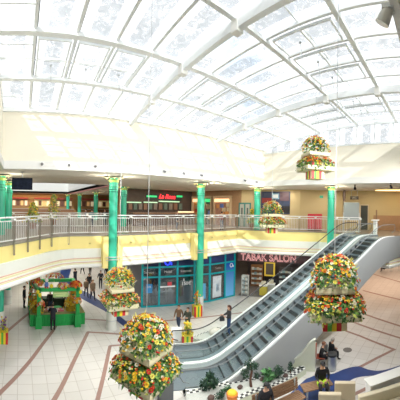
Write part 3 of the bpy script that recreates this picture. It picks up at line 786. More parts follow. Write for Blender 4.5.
# shop interior
struct(MB().box((8.9, 22.5, 0), (17, 22.7, LC)).box((8.75, 18.0, 0), (8.9, 22.6, LC)).build('wall_phone_shop', mat('shop_inner', (.16, .16, .18), .8)))
struct(wallseg('wall_shop_pier', (16.5, 16.1), (16.55, 22.5), 0, LC, mat('pier_dark', (.06, .05, .06), .6), .15))
for i, (x, lab) in enumerate(((165, 'white display desk inside the phone shop, left one'), (175, 'white display desk inside the phone shop behind the neon ring'), (155, 'small white cabinet inside the phone shop by the left mullion'))):
    s = xseg((A, B), x); p = MA @ Vector((s, 0, -1.0)); t = thing('display_desk', lab, 'desk', (p.x, p.y, 0), -.31)
    w_ = .42 if i < 2 else .15
    MB().box((-w_, -.3, .82), (w_, .3, .88)).build('top', LW, t)
    MB().box((-w_, -.28, 0), (-w_+.06, .28, .82)).build('side_panel', LW, t); MB().box((w_-.06, -.28, 0), (w_, .28, .82)).build('side_panel', LW, t)
    MB().box((-w_*.7, -.05, .88), (-w_*.5, 0, 1.25)).build('phone_stand', BLACK, t); MB().box((w_*.3, -.05, .88), (w_*.8, 0, 1.2)).build('screen_stand', BLACK, t)

# tobacco shop
TS = ((16.55, 15.75), (19.5, 10.4))
tob = thing('tobacco_shop_sign', 'dark sign board with glowing pink outlined letters above the tobacco shop', 'sign')
MT = segM(*TS); LT = seglen(*TS)
MB().box((-.02, 3.02, -.12), (LT, 3.72, 0), M=MT).build('board', mat('sign_plum', (.10, .045, .05), .5, var=.2), tob)
PNK = mat('letter_pink', (1, .50, .50), .4, var=0, emit=.55)
sA = xseg(TS, 242); sB = xseg(TS, 297)
text('lettering', 'TABAK SALON', MT @ Matrix.Translation(((sA+sB)/2, 3.37, .03)), .80, PNK, tob, .02, spacing=1.05, offset=.016, width=sB-sA)
text('lettering_face', 'TABAK SALON', MT @ Matrix.Translation(((sA+sB)/2, 3.37, .056)), .80, mat('letter_core', (.09, .045, .05), .5, var=0), tob, .004, spacing=1.05, offset=-.014, width=sB-sA-.05)
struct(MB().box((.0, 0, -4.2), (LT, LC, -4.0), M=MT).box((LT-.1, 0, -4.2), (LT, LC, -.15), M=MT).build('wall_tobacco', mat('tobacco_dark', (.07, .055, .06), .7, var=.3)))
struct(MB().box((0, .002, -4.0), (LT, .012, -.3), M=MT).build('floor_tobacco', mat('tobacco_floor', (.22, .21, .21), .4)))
def shelf(name, lab, x, n, w_, h, m, cat='shelf', cols=None):
    s = xseg(TS, x); p = MT @ Vector((s, 0, n)); t = thing(name, lab, cat, (p.x, p.y, 0), math.atan2(TS[1][1]-TS[0][1], TS[1][0]-TS[0][0]))
    MB().box((-w_, 0, 0), (w_, .06, h)).box((-w_, -.3, 0), (-w_+.04, 0, h)).box((w_-.04, -.3, 0), (w_, 0, h)).build('carcass', m, t)
    rnd = random.Random(int(x))
    for k in range(4):
        z = .25 + k*(h-.3)/4
        MB().box((-w_+.04, -.3, z), (w_-.04, 0, z+.03)).build('shelf_board', m, t)
        rb = MB()
        for j in range(4):
            a = -w_+.06 + j*(2*w_-.12)/4
            rb.box((a, -.24, z+.03), (a+(2*w_-.12)/4-.02, -.06, z+.1+.16*rnd.random()), j % 3)
        rb.build('goods', [mat('goods_' + q, c, .5) for q, c in zip('abc', cols or ((.6, .25, .12), (.5, .5, .48), (.55, .4, .1)))], t)
    return t
shelf('magazine_rack', 'pale magazine rack at the left of the tobacco shop entrance', 245.5, -.5, .3, 1.75, mat('rack_grey', (.55, .58, .56), .5), 'rack', ((.7, .75, .75), (.3, .45, .5), (.65, .6, .5)))
shelf('goods_shelf', 'warm lit shelf with orange goods inside the tobacco shop', 251, -3.3, .55, 2.1, mat('shelf_wood', (.35, .17, .08), .5))
shelf('goods_shelf', 'dark shelf of pale packets deep inside the tobacco shop near the escalator', 284, -2.6, .6, 2.1, mat('shelf_dark', (.08, .07, .07), .5), 'shelf', ((.5, .5, .52), (.25, .25, .27), (.4, .35, .3)))
s = xseg(TS, 265.5); p = MT @ Vector((s, 0, -3.2)); fr = thing('lit_display', 'yellow framed lit display case at the back of the tobacco shop', 'display case', (p.x, p.y, 0), math.atan2(TS[1][1]-TS[0][1], TS[1][0]-TS[0][0]))
MB().box((-.5, -.1, 1.1), (.5, .1, 2.5)).build('case', mat('case_yellow', (.75, .55, .06), .4, emit=.25), fr); MB().box((-.36, -.12, 1.25), (.36, -.1, 2.3)).build('glass_front', mat('case_dark', (.12, .1, .08), .2), fr); MB().box((-.45, -.08, 0), (.45, .08, 1.1)).build('stand', BLACK, fr)
for x, n_, lab, c in ((263, -1.0, 'yellow counter stand in the tobacco shop entrance', (.65, .52, .06)), (270, -1.6, 'white counter stand in the tobacco shop entrance', (.62, .62, .58))):
    s = xseg(TS, x); p = MT @ Vector((s, 0, n_)); t = thing('counter_stand', lab, 'stand', (p.x, p.y, 0), -1.07)
    MB().box((-.32, -.25, 0), (.32, .25, .8)).build('body', mat('cs_%d' % x, c, .5), t, bevel=.02); MB().box((-.36, -.29, .8), (.36, .29, .85)).build('top', LW, t)
    MB().box((-.2, -.05, .85), (.2, 0, 1.2)).build('placard', mat('cs_pl', (.7, .65, .5), .5), t)

# ------------------------------------------------------------------ escalators
AX = Vector((math.cos(.455), -math.sin(.455))); AC = Vector((-AX.y, AX.x)) * -1      # across, towards the viewer's side
T0, T1, TE = .44, 10.0, 11.4
TAN = UP/(T1-T0)
def hz(t):
    """step line with eased ends"""
    def lin(q): return min(max((q-T0)*TAN, 0), UP)
    return sum(lin(t+d) for d in (-.5, -.3, -.1, .1, .3, .5))/6
ts = [-1.1 + (TE+1.1)*i/50 for i in range(51)]
def escalator(label, base, outer_near, outer_far):
    """local x along the run, y across (negative = viewer's side)"""
    e = thing('escalator', label, 'escalator', (base.x, base.y, 0), math.atan2(AX.y, AX.x))
    ST = mat('step_tread', (.12, .16, .185), .45, .35, var=.12, scale=20); RI = mat('step_riser', (.05, .06, .065), .5, .3)  # riser colour darkened, the shadow between steps put into it
    # steps
    D = .405; first = None; k = 0; t = T0-.2
    while t < T1+.2:
        z = max(.02, min(UP-.0, hz(t+D/2)))
        rise = max(.0, hz(t+D*1.5)-z) if t+D*1.5 < TE else 0
        sb_ = MB(); sb_.box((0, -.58, -.05), (D+.02, .58, 0), 0); sb_.box((D, -.58, 0), (D+.02, .58, max(.004, rise-.03)), 1)
        for q in range(9):
            sb_.box((.02, -.54+q*.125, 0), (D-.02, -.49+q*.125, .012), 0)
        o = sb_.build('step', [ST, RI], e); o.location = (t, 0, z); t += D
    # landing plates
    MB().box((-1.6, -.58, 0), (T0-.2, .58, .03)).build('landing_plate', mat('plate_metal', (.15, .19, .22), .45, .3, var=.15, scale=14), e)
    MB().box((T1+.2, -.58, UP-.06), (TE, .58, UP+.03)).build('landing_plate', STEEL, e)
    # inner skirts, decks, glass, handrails, one set each side
    for sgn, wd in ((-1, outer_near), (1, outer_far)):
        sk = MB(); ya, yb = sgn*.58, sgn*(.58+wd)
        n_ = len(ts); vs = []
        for t in ts:
            z = hz(t); zz = z+.10
            low = max(0.0, z-.25)
            vs += [(t, ya, low), (t, ya, zz), (t, yb, zz), (t, yb, low)]
        fs = []
        for i in range(n_-1):
            for q in range(4): fs.append((i*4+q, i*4+(q+1) % 4, (i+1)*4+(q+1) % 4, (i+1)*4+q))
        fs += [(0, 1, 2, 3), tuple((n_-1)*4+q for q in (3, 2, 1, 0))]
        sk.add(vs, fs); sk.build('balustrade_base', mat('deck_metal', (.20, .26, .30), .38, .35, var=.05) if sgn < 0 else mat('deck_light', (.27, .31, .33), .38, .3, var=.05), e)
        MB().beam([(t, yb-sgn*.05, hz(t)+.125) for t in ts], .09, .05).build('edge_strip', mat('edge_white', (.82, .84, .83), .4), e)
        MB().beam([(t, ya+sgn*.03, hz(t)+.115) for t in ts], .05, .04).build('skirt_strip', mat('skirt_dark', (.16, .18, .19), .4, .3), e)
        yg = sgn*(.58+min(wd*.5, .16))
        gl = MB(); vs = []; fs = []
        for t in ts: vs += [(t, yg, hz(t)+.1), (t, yg, hz(t)+.86)]
        for i in range(n_-1): fs.append((2*i, 2*i+2, 2*i+3, 2*i+1))
        gl.add(vs, fs); gl.build('glass_panel', GLASS, e)
        hp = [(t, yg, hz(t)+.89) for t in ts]
        hp = [(ts[0]+.15, yg, hz(ts[0])+.35), (ts[0]-.1, yg, hz(ts[0])+.42), (ts[0]-.25, yg, hz(ts[0])+.65), (ts[0]-.15, yg, hz(ts[0])+.88)] + hp
        z9 = hz(ts[-1]); hp += [(TE+.15, yg, z9+.88), (TE+.25, yg, z9+.65), (TE+.1, yg, z9+.42), (TE-.15, yg, z9+.35)]
        MB().tube(hp, .030 if (sgn > 0 and outer_far < .3) else .020, 8).build('handrail', DARK if (sgn > 0 and outer_far < .3) else mat('handrail_grey', (.20, .22, .23), .5), e, smooth=True)
    return e
def cladding(parent, y, sgn):
    low = [(-1.2, 0), (3.2, 0), (4.2, .60), (5.19, 1.2), (7.07, 2.35), (8.39, 3.2), (9.5, 3.82), (10.4, 4.14), (TE, 4.30)]
    up = [(t, hz(t)+.12) for t in ts]
    poly = low + up[::-1]
    mb = MB(); n_ = len(poly)
    vs = [(t, y, z) for t, z in poly] + [(t, y+sgn*.06, z) for t, z in poly]
    mb.add(vs, [tuple(range(n_)), tuple(range(n_, 2*n_))[::-1]] + [(i, (i+1) % n_, n_+(i+1) % n_, n_+i) for i in range(n_)])
    o = mb.build('side_cladding', mat('cladding_grey', (.34, .36, .375), .5, var=.03, scale=1), parent)
    return o, low
EB0 = Vector((8.61, 10.909)); EB1 = EB0.copy(); EB2 = EB0 + AC*2.122; CLY = .86; SHW = .58
e1 = escalator('escalator behind, its steps carrying a woman in a dark jacket', EB1, .481, .22)
e2 = escalator('front escalator with grey side cladding above the rock garden', EB2, .26, .481)
cl, low = cladding(e2, -CLY, -1); cladding(e1, .80, 1)
q = EB2 - AX*1.95 + AC*1.0
cc = thing('control_cabinet', 'dark grey metal box at the foot of the front escalator under the largest basket', 'cabinet', (q.x, q.y, 0), math.atan2(AX.y, AX.x))
MB().box((-.3, -.25, .05), (.3, .25, .78)).build('body', mat('cabinet_grey', (.10, .11, .12), .45), cc, bevel=.02)
MB().box((-.26, -.265, .12), (.26, -.25, .70)).build('door', mat('cabinet_door_grey', (.13, .14, .15), .45), cc); MB().box((-.26, -.21, 0), (.26, .21, .05)).build('plinth', DARK, cc)
# underside of the pair
mb = MB(); vs = []; fs = []
for t, z in low: vs += [(t, -CLY, z), (t, 2.9, z)]
for i in range(len(low)-1): fs.append((2*i, 2*i+1, 2*i+3, 2*i+2))
mb.add(vs, fs); mb.build('underside', mat('truss_grey', (.5, .5, .5), .6), e2)
# side of the landing, flush with the front escalator's cladding
lmb = MB(); lp = [(TE, 4.30), (12.5, 4.40), (14, 4.45), (21, 4.46), (21, 5.78), (TE, 5.78)]
wv_ = [EB2 + AX*t + AC*c_ for c_ in (CLY, CLY+.06) for t, z in lp]; zz_ = [z for t, z in lp]*2
lmb.add([(p.x, p.y, z) for p, z in zip(wv_, zz_)], [tuple(range(6)), tuple(range(6, 12))[::-1]] + [(i, (i+1) % 6, 6+(i+1) % 6, 6+i) for i in range(6)])
struct(lmb.build('trim_landing', MATS['cladding_grey']))

# ------------------------------------------------------------------ flowers
rnd = random.Random(11)
LEAFM = [mat('leaf_dark', (.045, .13, .03), .6, var=.3), mat('leaf_mid', (.16, .32, .05), .6, var=.3), mat('leaf_lime', (.42, .48, .07), .6, var=.3)]
FCOL = {'red': (.52, .02, .012), 'orange': (.70, .16, .015), 'yellow': (.80, .52, .02), 'lemon': (.74, .70, .14), 'white': (.70, .70, .56), 'rose': (.70, .20, .18), 'purple': (.20, .08, .3)}
BLOOM = {}
def bloom_mesh(colour, r):
    key = (colour, round(r, 3))
    if key in BLOOM: return BLOOM[key]
    mb = MB()
    for ring, (n_, el, L) in enumerate(((7, .35, 1.0), (5, .9, .75))):
        for k in range(n_):
            g = 2*PI*(k+.5*ring)/n_; d = Vector((math.cos(g)*math.cos(el), math.sin(g)*math.cos(el), math.sin(el)))
            s_ = Vector((-math.sin(g), math.cos(g), 0))
            mb.add([(0, 0, 0), d*L*r*.55+s_*r*.34, d*L*r, d*L*r*.55-s_*r*.34], [(0, 1, 2, 3)], 0)
    mb.ball((0, 0, r*.28), r*.24, 6, 1)
    me = mb.build('blossom', [mat('petal_' + colour, FCOL[colour], .55, var=.2, scale=20), mat('flower_heart', (.45, .28, .03), .7)], recalc=False)
    BLOOM[key] = me.data; bpy.data.objects.remove(me)
    return BLOOM[key]
def leaves(mb, pts, size, rnd):
    for p, nrm in pts:
        nrm = (nrm + Vector((rnd.uniform(-.8, .8), rnd.uniform(-.8, .8), rnd.uniform(-.4, .8)))).normalized()
        t = nrm.cross(Vector((rnd.uniform(-1, 1), rnd.uniform(-1, 1), rnd.uniform(-1, 1)))).normalized(); b = nrm.cross(t)
        L = size*rnd.uniform(.6, 1.4)
        mb.add([p, p+t*L*.5+b*L*.22, p+t*L, p+t*L*.5-b*L*.22], [(0, 1, 2, 3)], rnd.choice((0, 0, 0, 0, 1, 1, 2)))
def mound(rnd, a, z0, h, sq=.8, inner=0.0):
    """random point and outward normal on a soft square mound"""
    while True:
        x, y = rnd.uniform(-1, 1), rnd.uniform(-1, 1)
        q = (abs(x)**3 + abs(y)**3)**(1/3)
        if q < 1 and q > inner: break
    k = math.sqrt(max(0, 1-q*q))
    p = Vector((x*a, y*a, z0 + h*k)); return p, Vector((x/a*.8, y/a*.8, .35+k*.6)).normalized()
def blooms(parent, spots, colours, rr, rnd, sub='blossom'):
    for p, nrm in spots:
        o = bpy.data.objects.new(sub, bloom_mesh(rnd.choice(colours), rr)); C.objects.link(o); o.parent = parent
        o.location = p; s = rnd.uniform(.75, 1.3); o.scale = (s, s, s)
        o.rotation_euler = nrm.to_track_quat('Z', 'Y').to_euler()
def basket(label, xyz, rz, nb, leafn, br=.075):
    b = thing('hanging_flower_basket', label, 'hanging basket', xyz, rz, 'tiered hanging flower baskets in the hall')
    TR = mat('tray_cream', (.82, .77, .52), .6, var=.04)
    ST = [mat('stripe_red', (.58, .03, .03), .5), mat('stripe_green', (.10, .42, .05), .5), mat('stripe_yellow', (.85, .66, .03), .5), mat('stripe_red', (.58, .03, .03), .5), mat('stripe_cream', (.80, .72, .45), .5)]
    def striped(name, h0, z0, z1):
        mb = MB(); edges = [-1, -.62, -.24, .14, .56, 1]
        mb.box((-h0+.01, -h0+.01, z0), (h0-.01, h0-.01, z1), 4)
        for s in range(4):
            M = Matrix.Rotation(s*PI/2, 4, 'Z')
            for k in range(5): mb.box((edges[k]*h0, -h0-.008, z0), (edges[k+1]*h0, -h0+.02, z1), k, M)
        mb.build(name, ST, b)
    def tray(h0, z0, z1):
        mb = MB(); i = h0-.04
        mb.box((-h0, -h0, z0), (h0, h0, z0+.04))
        for lo, hi in (((-h0, -h0), (h0, -i)), ((-h0, i), (h0, h0)), ((-h0, -i), (-i, i)), ((i, -i), (h0, i))): mb.box((lo[0], lo[1], z0), (hi[0], hi[1], z1))
        mb.build('tray', TR, b)
    striped('striped_box', .31, 0, .36); tray(.64, .35, .53); striped('striped_core', .30, .55, 1.0); tray(.49, 1.0, 1.15)
    rn = random.Random(label)
    pts1 = [mound(rn, .62, 1.12, .74) for _ in range(int(leafn*.5))]; pts2 = [mound(rn, .80, .52, .46, inner=.45) for _ in range(int(leafn*.6))]
    pts1 = [(p*(1-.12*rn.random()), q) if False else (p - q*.10*rn.random(), q) for p, q in pts1]; pts2 = [(p - q*.1*rn.random(), q) for p, q in pts2]
    lf = MB(); leaves(lf, pts1, .13, rn); o = lf.build('foliage', LEAFM, b, recalc=False); o['kind'] = 'stuff'
    lf = MB(); leaves(lf, pts2, .13, rn)
    for k in range(int(leafn*.08)):   # trailing leaves over the tray edge
        g = rn.uniform(0, 2*PI); m_ = max(abs(math.cos(g)), abs(math.sin(g))); p = Vector((math.cos(g)/m_*.67, math.sin(g)/m_*.67, .36+.24*rn.random()))
        leaves(lf, [(p, Vector((math.cos(g), math.sin(g), -.2)))], .11, rn)
    o = lf.build('foliage', LEAFM, b, recalc=False); o['kind'] = 'stuff'
    cols1 = ['yellow', 'yellow', 'lemon', 'orange', 'red', 'white', 'yellow', 'red']; cols2 = ['red', 'red', 'orange', 'orange', 'yellow', 'white', 'lemon']
    blooms(b, [(lambda t: (t[0]+t[1]*.03, t[1]))(mound(rn, .63, 1.13, .77)) for _ in range(int(nb*.5))], cols1, br, rn)
    blooms(b, [(lambda t: (t[0]+t[1]*.03, t[1]))(mound(rn, .81, .53, .48, inner=.5)) for _ in range(int(nb*.5))], cols2, br, rn)
    # the many smaller blooms and sprigs between
    sm_ = MB()
    for k in range(nb*2):
        p, q = mound(rn, .62, 1.13, .77) if k % 2 else mound(rn, .80, .53, .48, inner=.48)
        c = rn.randrange(5); sm_.ball(p+q*.02, br*.55, 5, c, (1, 1, .6))
    for k in range(22):
        p, q = mound(rn, .55, 1.15, .66); q = (q+Vector((0, 0, .6))).normalized(); sm_.tube([p, p+q*.14, p+q*.22+Vector((.02, 0, .02))], [.012, .014, .004], 4, 2 if k % 3 else 3)
    o = sm_.build('small_blossoms', [mat('petal_' + c, FCOL[c], .55, var=.2, scale=20) for c in ('yellow', 'orange', 'lemon', 'white', 'red')], b, recalc=False); o['kind'] = 'stuff'
    top = arch(xyz[1])-.1 - xyz[2]
    MB().tube([(0, 0, 1.7), (0, 0, top)], .010, 5).build('suspension_wire', STEEL, b)
    return b
basket('largest hanging flower basket, seen corner-on above the pale floor', bpos(148.5, 6.95, 2.74), PHI0*0 - .474 + PI/4 + .12, 210, 2600, .056)
basket('hanging flower basket in front of the escalator steps', bpos(335.5, 7.3, 4.35), -1.167+.10, 220, 2400, .054)
basket('highest hanging flower basket, up against the cream wall', bpos(314.5, 12.1, 8.82), -1.089+.45, 140, 1200, .062)
basket('smallest hanging flower basket, before the blue poster', bpos(272, 16.4, 6.0), -.93+.2, 140, 1100, .062)
basket('hanging flower basket beside the white column foot and market stall', bpos(120.5, 11.4, 2.95), -.37+.35, 180, 1400, .06)

def flower_heap(name, label, cat, loc, size, h, cols, rz=0, nb=25, nl=140, br=.06, cont=None, group=None):
    t = thing(name, label, cat, loc, rz, group); rn = random.Random(label); z0 = 0
    if cont: z0 = cont(t)
    lf = MB(); leaves(lf, [(p-q*.05*rn.random()+Vector((0, 0, z0)), q) for p, q in (mound(rn, size, 0, h) for _ in range(nl))], .11*max(.6, size), rn)
    lf.build('foliage', LEAFM, t, recalc=False)['kind'] = 'stuff'
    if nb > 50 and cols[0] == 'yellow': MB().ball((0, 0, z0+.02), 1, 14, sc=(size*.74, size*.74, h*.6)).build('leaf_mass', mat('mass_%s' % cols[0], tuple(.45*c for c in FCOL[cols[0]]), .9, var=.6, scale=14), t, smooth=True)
    blooms(t, [(p+Vector((0, 0, z0)), q) for p, q in (mound(rn, size, .02, h) for _ in range(nb))], cols, br, rn)
    return t
def stripes_pot(w_, h):
    def f(t):
        mb = MB(); cs = [mat('stripe_red', (1, 0, 0)), mat('stripe_yellow', (1, 1, 0)), mat('stripe_green', (0, 1, 0)), mat('stripe_yellow', (1, 1, 0)), mat('stripe_red', (1, 0, 0))]
        mb.box((-w_+.01, -w_+.01, 0), (w_-.01, w_-.01, h), 1)
        for s in range(4):
            M = Matrix.Rotation(s*PI/2, 4, 'Z')
            for k in range(5): mb.box((-w_+2*w_*k/5, -w_-.006, 0), (-w_+2*w_*(k+1)/5, -w_+.02, h), k, M)
        mb.build('striped_pot', cs, t); return h
    return f
def tall_sprigs(t, z0, h, n_, cols, spread=.25):
    rn = random.Random(n_); mb = MB()
    for k in range(n_):
        g = rn.uniform(0, 2*PI); q = rn.uniform(0, spread); b = Vector((math.cos(g)*q*.4, math.sin(g)*q*.4, z0)); e = Vector((math.cos(g)*q, math.sin(g)*q, z0+h*rn.uniform(.5, 1)))
        mb.tube([b, (b+e)/2, e], [.012, .012, .006], 4, 0)
        leaves_pts = [(b.lerp(e, rn.uniform(.3, 1)), (e-b).normalized()) for _ in range(4)]
        for p, nn in leaves_pts:
            d = Vector((rn.uniform(-1, 1), rn.uniform(-1, 1), rn.uniform(0, 1))).normalized()*.16; s_ = d.cross(Vector((0, 0, 1))).normalized()*.03
            mb.add([p, p+d*.5+s_, p+d, p+d*.5-s_], [(0, 1, 2, 3)], rn.choice((1, 2, 3)))
        mb.ball(e, .05, 6, rn.choice((2, 3)), (1, 1, 1.3))
    mb.build('sprigs', [LEAFM[1]] + [LEAFM[2]] + [mat('petal_' + c, FCOL[c], .5) for c in cols], t, recalc=False)
# planters on the floor
p = P(2.5, 341.5); t = flower_heap('striped_planter', 'striped planter with purple flowers at the left picture edge', 'planter', (p.x, p.y, 0), .3, .2, ['purple', 'purple', 'yellow'], nb=10, nl=60, cont=stripes_pot(.30, .62)); tall_sprigs(t, .62, .7, 14, ('yellow', 'purple'))
p = P(197, 315.5); t = flower_heap('striped_planter', 'striped planter with yellow sprigs at the foot of the sunlit column', 'planter', (p.x, p.y, 0), .28, .2, ['rose', 'white', 'yellow'], nb=12, nl=60, rz=-.3, cont=stripes_pot(.28, .72)); tall_sprigs(t, .72, 1.0, 16, ('yellow', 'orange'))
p = P(189, 347.5) - (AC*.55).to_3d(); t = flower_heap('striped_planter', 'striped planter with a tall yellow plant beside the foot of the escalators', 'planter', (p.x, p.y, 0), .34, .25, ['yellow', 'lemon', 'yellow'], nb=30, nl=120, rz=-.6, cont=stripes_pot(.30, .46)); tall_sprigs(t, .5, .62, 34, ('yellow', 'lemon'), .22)
p = P(176.5, 340.5); wc = thing('pedestal', 'white block beside the walking couple', 'pedestal', (p.x, p.y, 0), -.55)
MB().box((-.26, -.22, .04), (.26, .22, .62)).build('body', LW, wc, bevel=.02); MB().box((-.28, -.24, .62), (.28, .24, .66)).build('top', WHT, wc); MB().box((-.22, -.18, 0), (.22, .18, .04)).build('plinth', STEEL, wc)

# ------------------------------------------------------------------ market stall
SG = mat('stall_green', (.015, .36, .08), .6, var=.12)
stall = thing('market_stall', 'bright green flower market stall with posts and pleated skirt', 'market stall', (.72, 16.45, 0))
SW, SD = 3.42, 3.3
def pleat(name, p0, p1, h, out):
    p0, p1 = Vector(p0), Vector(p1); n_ = int((p1-p0).length/.06); vs, fs = [], []
    d = (p1-p0).normalized(); o_ = Vector((d.y, -d.x))
    for i in range(n_+1):
        q = p0.lerp(p1, i/n_) + o_*(.025 if i % 2 else 0); vs += [(q.x, q.y, 0.01), (q.x, q.y, h)]
    for i in range(n_): fs.append((2*i, 2*i+2, 2*i+3, 2*i+1))
    m_ = MB(); m_.add(vs, fs); m_.build(name, SG, stall, recalc=False)
H = .72
pleat('front_skirt', (0, 0), (SW, 0), H, 1); pleat('right_skirt', (SW, 0), (SW, SD), H, 1); pleat('left_skirt', (0, SD), (0, 0), H, 1)
TOPM = mat('stall_cloth', (.22, .22, .07), .7, var=.4)
MB().box((0, 0, H), (SW, .95, H+.03)).build('front_counter', TOPM, stall); MB().box((0, .95, H), (.8, SD, H+.03)).build('left_counter', TOPM, stall); MB().box((SW-.8, .95, H), (SW, SD, H+.03)).build('right_counter', TOPM, stall)
for px, py in ((.50, -.22), (2.9, -.22), (.15, SD), (SW-.15, SD)):
    q = MB().box((px-.11, py-.10, 0), (px+.11, py+.10, 2.44 if py < 1 else 2.0)).build('post', SG, stall)
    MB().box((px-.19, py-.15, 0), (px+.19, py+.15, .74)).build('post_foot', SG, q)
for a, b in (((.5, -.22), (2.9, -.22)), ((.15, SD), (SW-.15, SD)), ((.5, -.22), (.15, SD)), ((2.9, -.22), (SW-.15, SD))):
    MB().beam([(a[0], a[1], 2.34 if a[1] < 1 else 1.9), (b[0], b[1], 2.34 if b[1] < 1 else 1.9)], .2, .2).build('top_beam', SG, stall)
sb2 = MB().box((-.48, -.02, -.17), (.48, .02, .17)).build('sign_board', mat('stall_sign', (.42, .62, .22), .5), stall); sb2.location = (1.85, -.05, 1.98); sb2.rotation_euler = (-.35, 0, .05)
MB().box((-.40, -.026, .03), (.40, -.02, .09)).box((-.3, -.026, -.08), (.3, -.02, -.03)).build('sign_writing', mat('stall_sign_ink', (.7, .75, .35), .5), sb2)
MB().box((.8, .95, .003), (SW-.8, SD, .02)).build('shade_sheet', mat('shade_dark', (.03, .035, .03), .8), stall)  # added dark sheet, the stall's inner shade put into its colour
MB().box((.8, SD-.6, .02), (SW-.8, SD, H+.03)).build('back_counter', mat('stall_dark', (.03, .06, .03), .7), stall)
S0 = Vector((.72, 16.45, 0))
def onstall(x, y, z=0.0): return S0 + Vector((x, y, z))
YF = ['yellow', 'yellow', 'orange', 'lemon']; MF = ['orange', 'rose', 'white', 'yellow', 'red']
for i, (x, y, z, s_, h, cols, lab) in enumerate((
        (.42, .45, H+.03, .42, .65, YF, 'yellow flowers on the left front of the stall counter'), (.42, 1.45, H+.03, .46, .8, YF, 'yellow flowers halfway along the left stall counter'),
        (.42, 2.6, H+.03, .46, .9, MF, 'mixed flowers at the back of the left stall counter'), (2.6, .55, H+.03, .45, .75, YF, 'yellow flowers on the right front of the stall counter'),
        (3.02, 1.5, H+.03, .46, .9, YF, 'tall yellow flowers along the right stall counter'), (3.0, 2.6, H+.03, .46, .9, MF, 'mixed flowers at the back of the right stall counter'),
        (.62, -.2, 1.35, .22, .3, MF, 'mixed garland tied to the left front stall post'), (2.88, -.22, 1.45, .22, .35, MF, 'mixed garland tied to the right front stall post'),
        (.42, .3, 2.40, .42, .38, MF, 'flower bunch on the left front corner of the stall roof'), (2.78, -.2, 2.43, .36, .32, ['orange', 'red', 'orange'], 'orange flower bunch on the right front corner of the stall roof'),
        (.25, 2.2, 2.12, .55, .35, MF, 'flower bunch along the left side of the stall roof'), (2.0, -.2, 2.43, .35, .22, ['yellow', 'white', 'rose'], 'pale flower bunch in the middle of the stall roof front'),
        (1.9, SD, 2.0, .7, .35, MF, 'flower bunch on the back beam of the stall roof'))):
    p = onstall(x, y, z); flower_heap('flower_bunch', lab, 'flowers', p, s_, h, cols, nb=84, nl=170, br=.085)
for x, y, z, lab in ((.42, -.28, 2.12, 'yellow egg on the left front stall post, upper one'), (.55, -.30, 1.92, 'yellow egg on the left front stall post, lower one'), (1.25, -.22, 2.43, 'yellow egg on the stall roof beside the rabbit figure'), (3.05, -.28, 2.02, 'yellow egg on the right front stall post'), (2.99, -.25, 2.43, 'yellow egg on the right corner of the stall roof')):
    p = onstall(x, y, z); o = MB().ball((0, 0, .12), .11, 14, sc=(1, 1, 1.2)).build('easter_egg', mat('egg_yellow', (.85, .68, .03), .35), smooth=True, loc=p); tag(o, lab, 'egg')
rn = random.Random(8)
for i, (x, y, c, lab) in enumerate(((1.05, .5, (.35, .2, .12), 'brown wicker basket on the stall counter left of the customer'), (1.55, .45, (.75, .72, .68), 'white tray on the stall counter before the customer'), (1.95, .5, (.5, .12, .16), 'dark red box on the stall counter right of the customer'), (1.3, .78, (.6, .45, .3), 'tan box at the rear of the stall counter'))):
    t = thing('goods_tray', lab, 'tray', onstall(x, y, H+.03)); m_ = mat('tray_%d' % i, c, .6)
    MB().box((-.19, -.16, 0), (.19, .16, .03)).box((-.19, -.16, .03), (.19, -.14, .12)).box((-.19, .14, .03), (.19, .16, .12)).box((-.19, -.14, .03), (-.17, .14, .12)).box((.17, -.14, .03), (.19, .14, .12)).build('box', m_, t)
    g = MB()
    for k in range(9): g.ball((-.12+.12*(k % 3), -.09+.09*(k//3), .07), .05, 6, k % 3)
    g.build('wares', [mat('ware_%d' % k, cc, .5) for k, cc in enumerate(((.7, .65, .5), (.5, .15, .12), (.3, .4, .6)))], t, smooth=True)
gt = thing('storage_tub', 'dark green tub inside the market stall', 'tub', onstall(1.9, 1.6)); MB().lathe([(.22, 0), (.3, .5), (.31, .52)], 20).build('tub', mat('tub_green', (.02, .16, .05), .5), gt, smooth=True); MB().lathe([(.32, .5), (.33, .54), (.3, .55)], 20).build('rim', SG, gt, smooth=True)
# rabbit figure on the stall roof
rb = thing('rabbit_figure', 'white toy rabbit in blue and red clothes on the stall roof', 'toy rabbit', onstall(.95, -.22, 2.43))
FUR = mat('rabbit_fur', (.8, .77, .72), .8)
MB().ball((0, 0, .22), .13, 12, sc=(1, .85, 1.3)).build('body', mat('rabbit_coat', (.08, .16, .45), .7), rb, smooth=True)
MB().ball((0, -.01, .48), .115, 12).ball((0, -.1, .45), .045, 8).build('head', FUR, rb, smooth=True)
for s in (-1, 1):
    MB().tube([(s*.05, 0, .56), (s*.08, .01, .68), (s*.10, .02, .80)], [.025, .042, .012], 8).build('ear', FUR, rb, smooth=True)
    MB().tube([(s*.11, 0, .32), (s*.18, -.06, .24), (s*.16, -.12, .2)], [.04, .035, .03], 8).build('arm', mat('rabbit_sleeve', (.75, .74, .7), .7), rb, smooth=True)
    MB().tube([(s*.06, 0, .12), (s*.07, -.02, .03), (s*.08, -.10, .02)], [.05, .045, .04], 8).build('leg', mat('rabbit_red', (.5, .05, .05), .7), rb, smooth=True)
    MB().ball((s*.04, -.105, .51), .014, 6).build('eye', BLACK, rb)

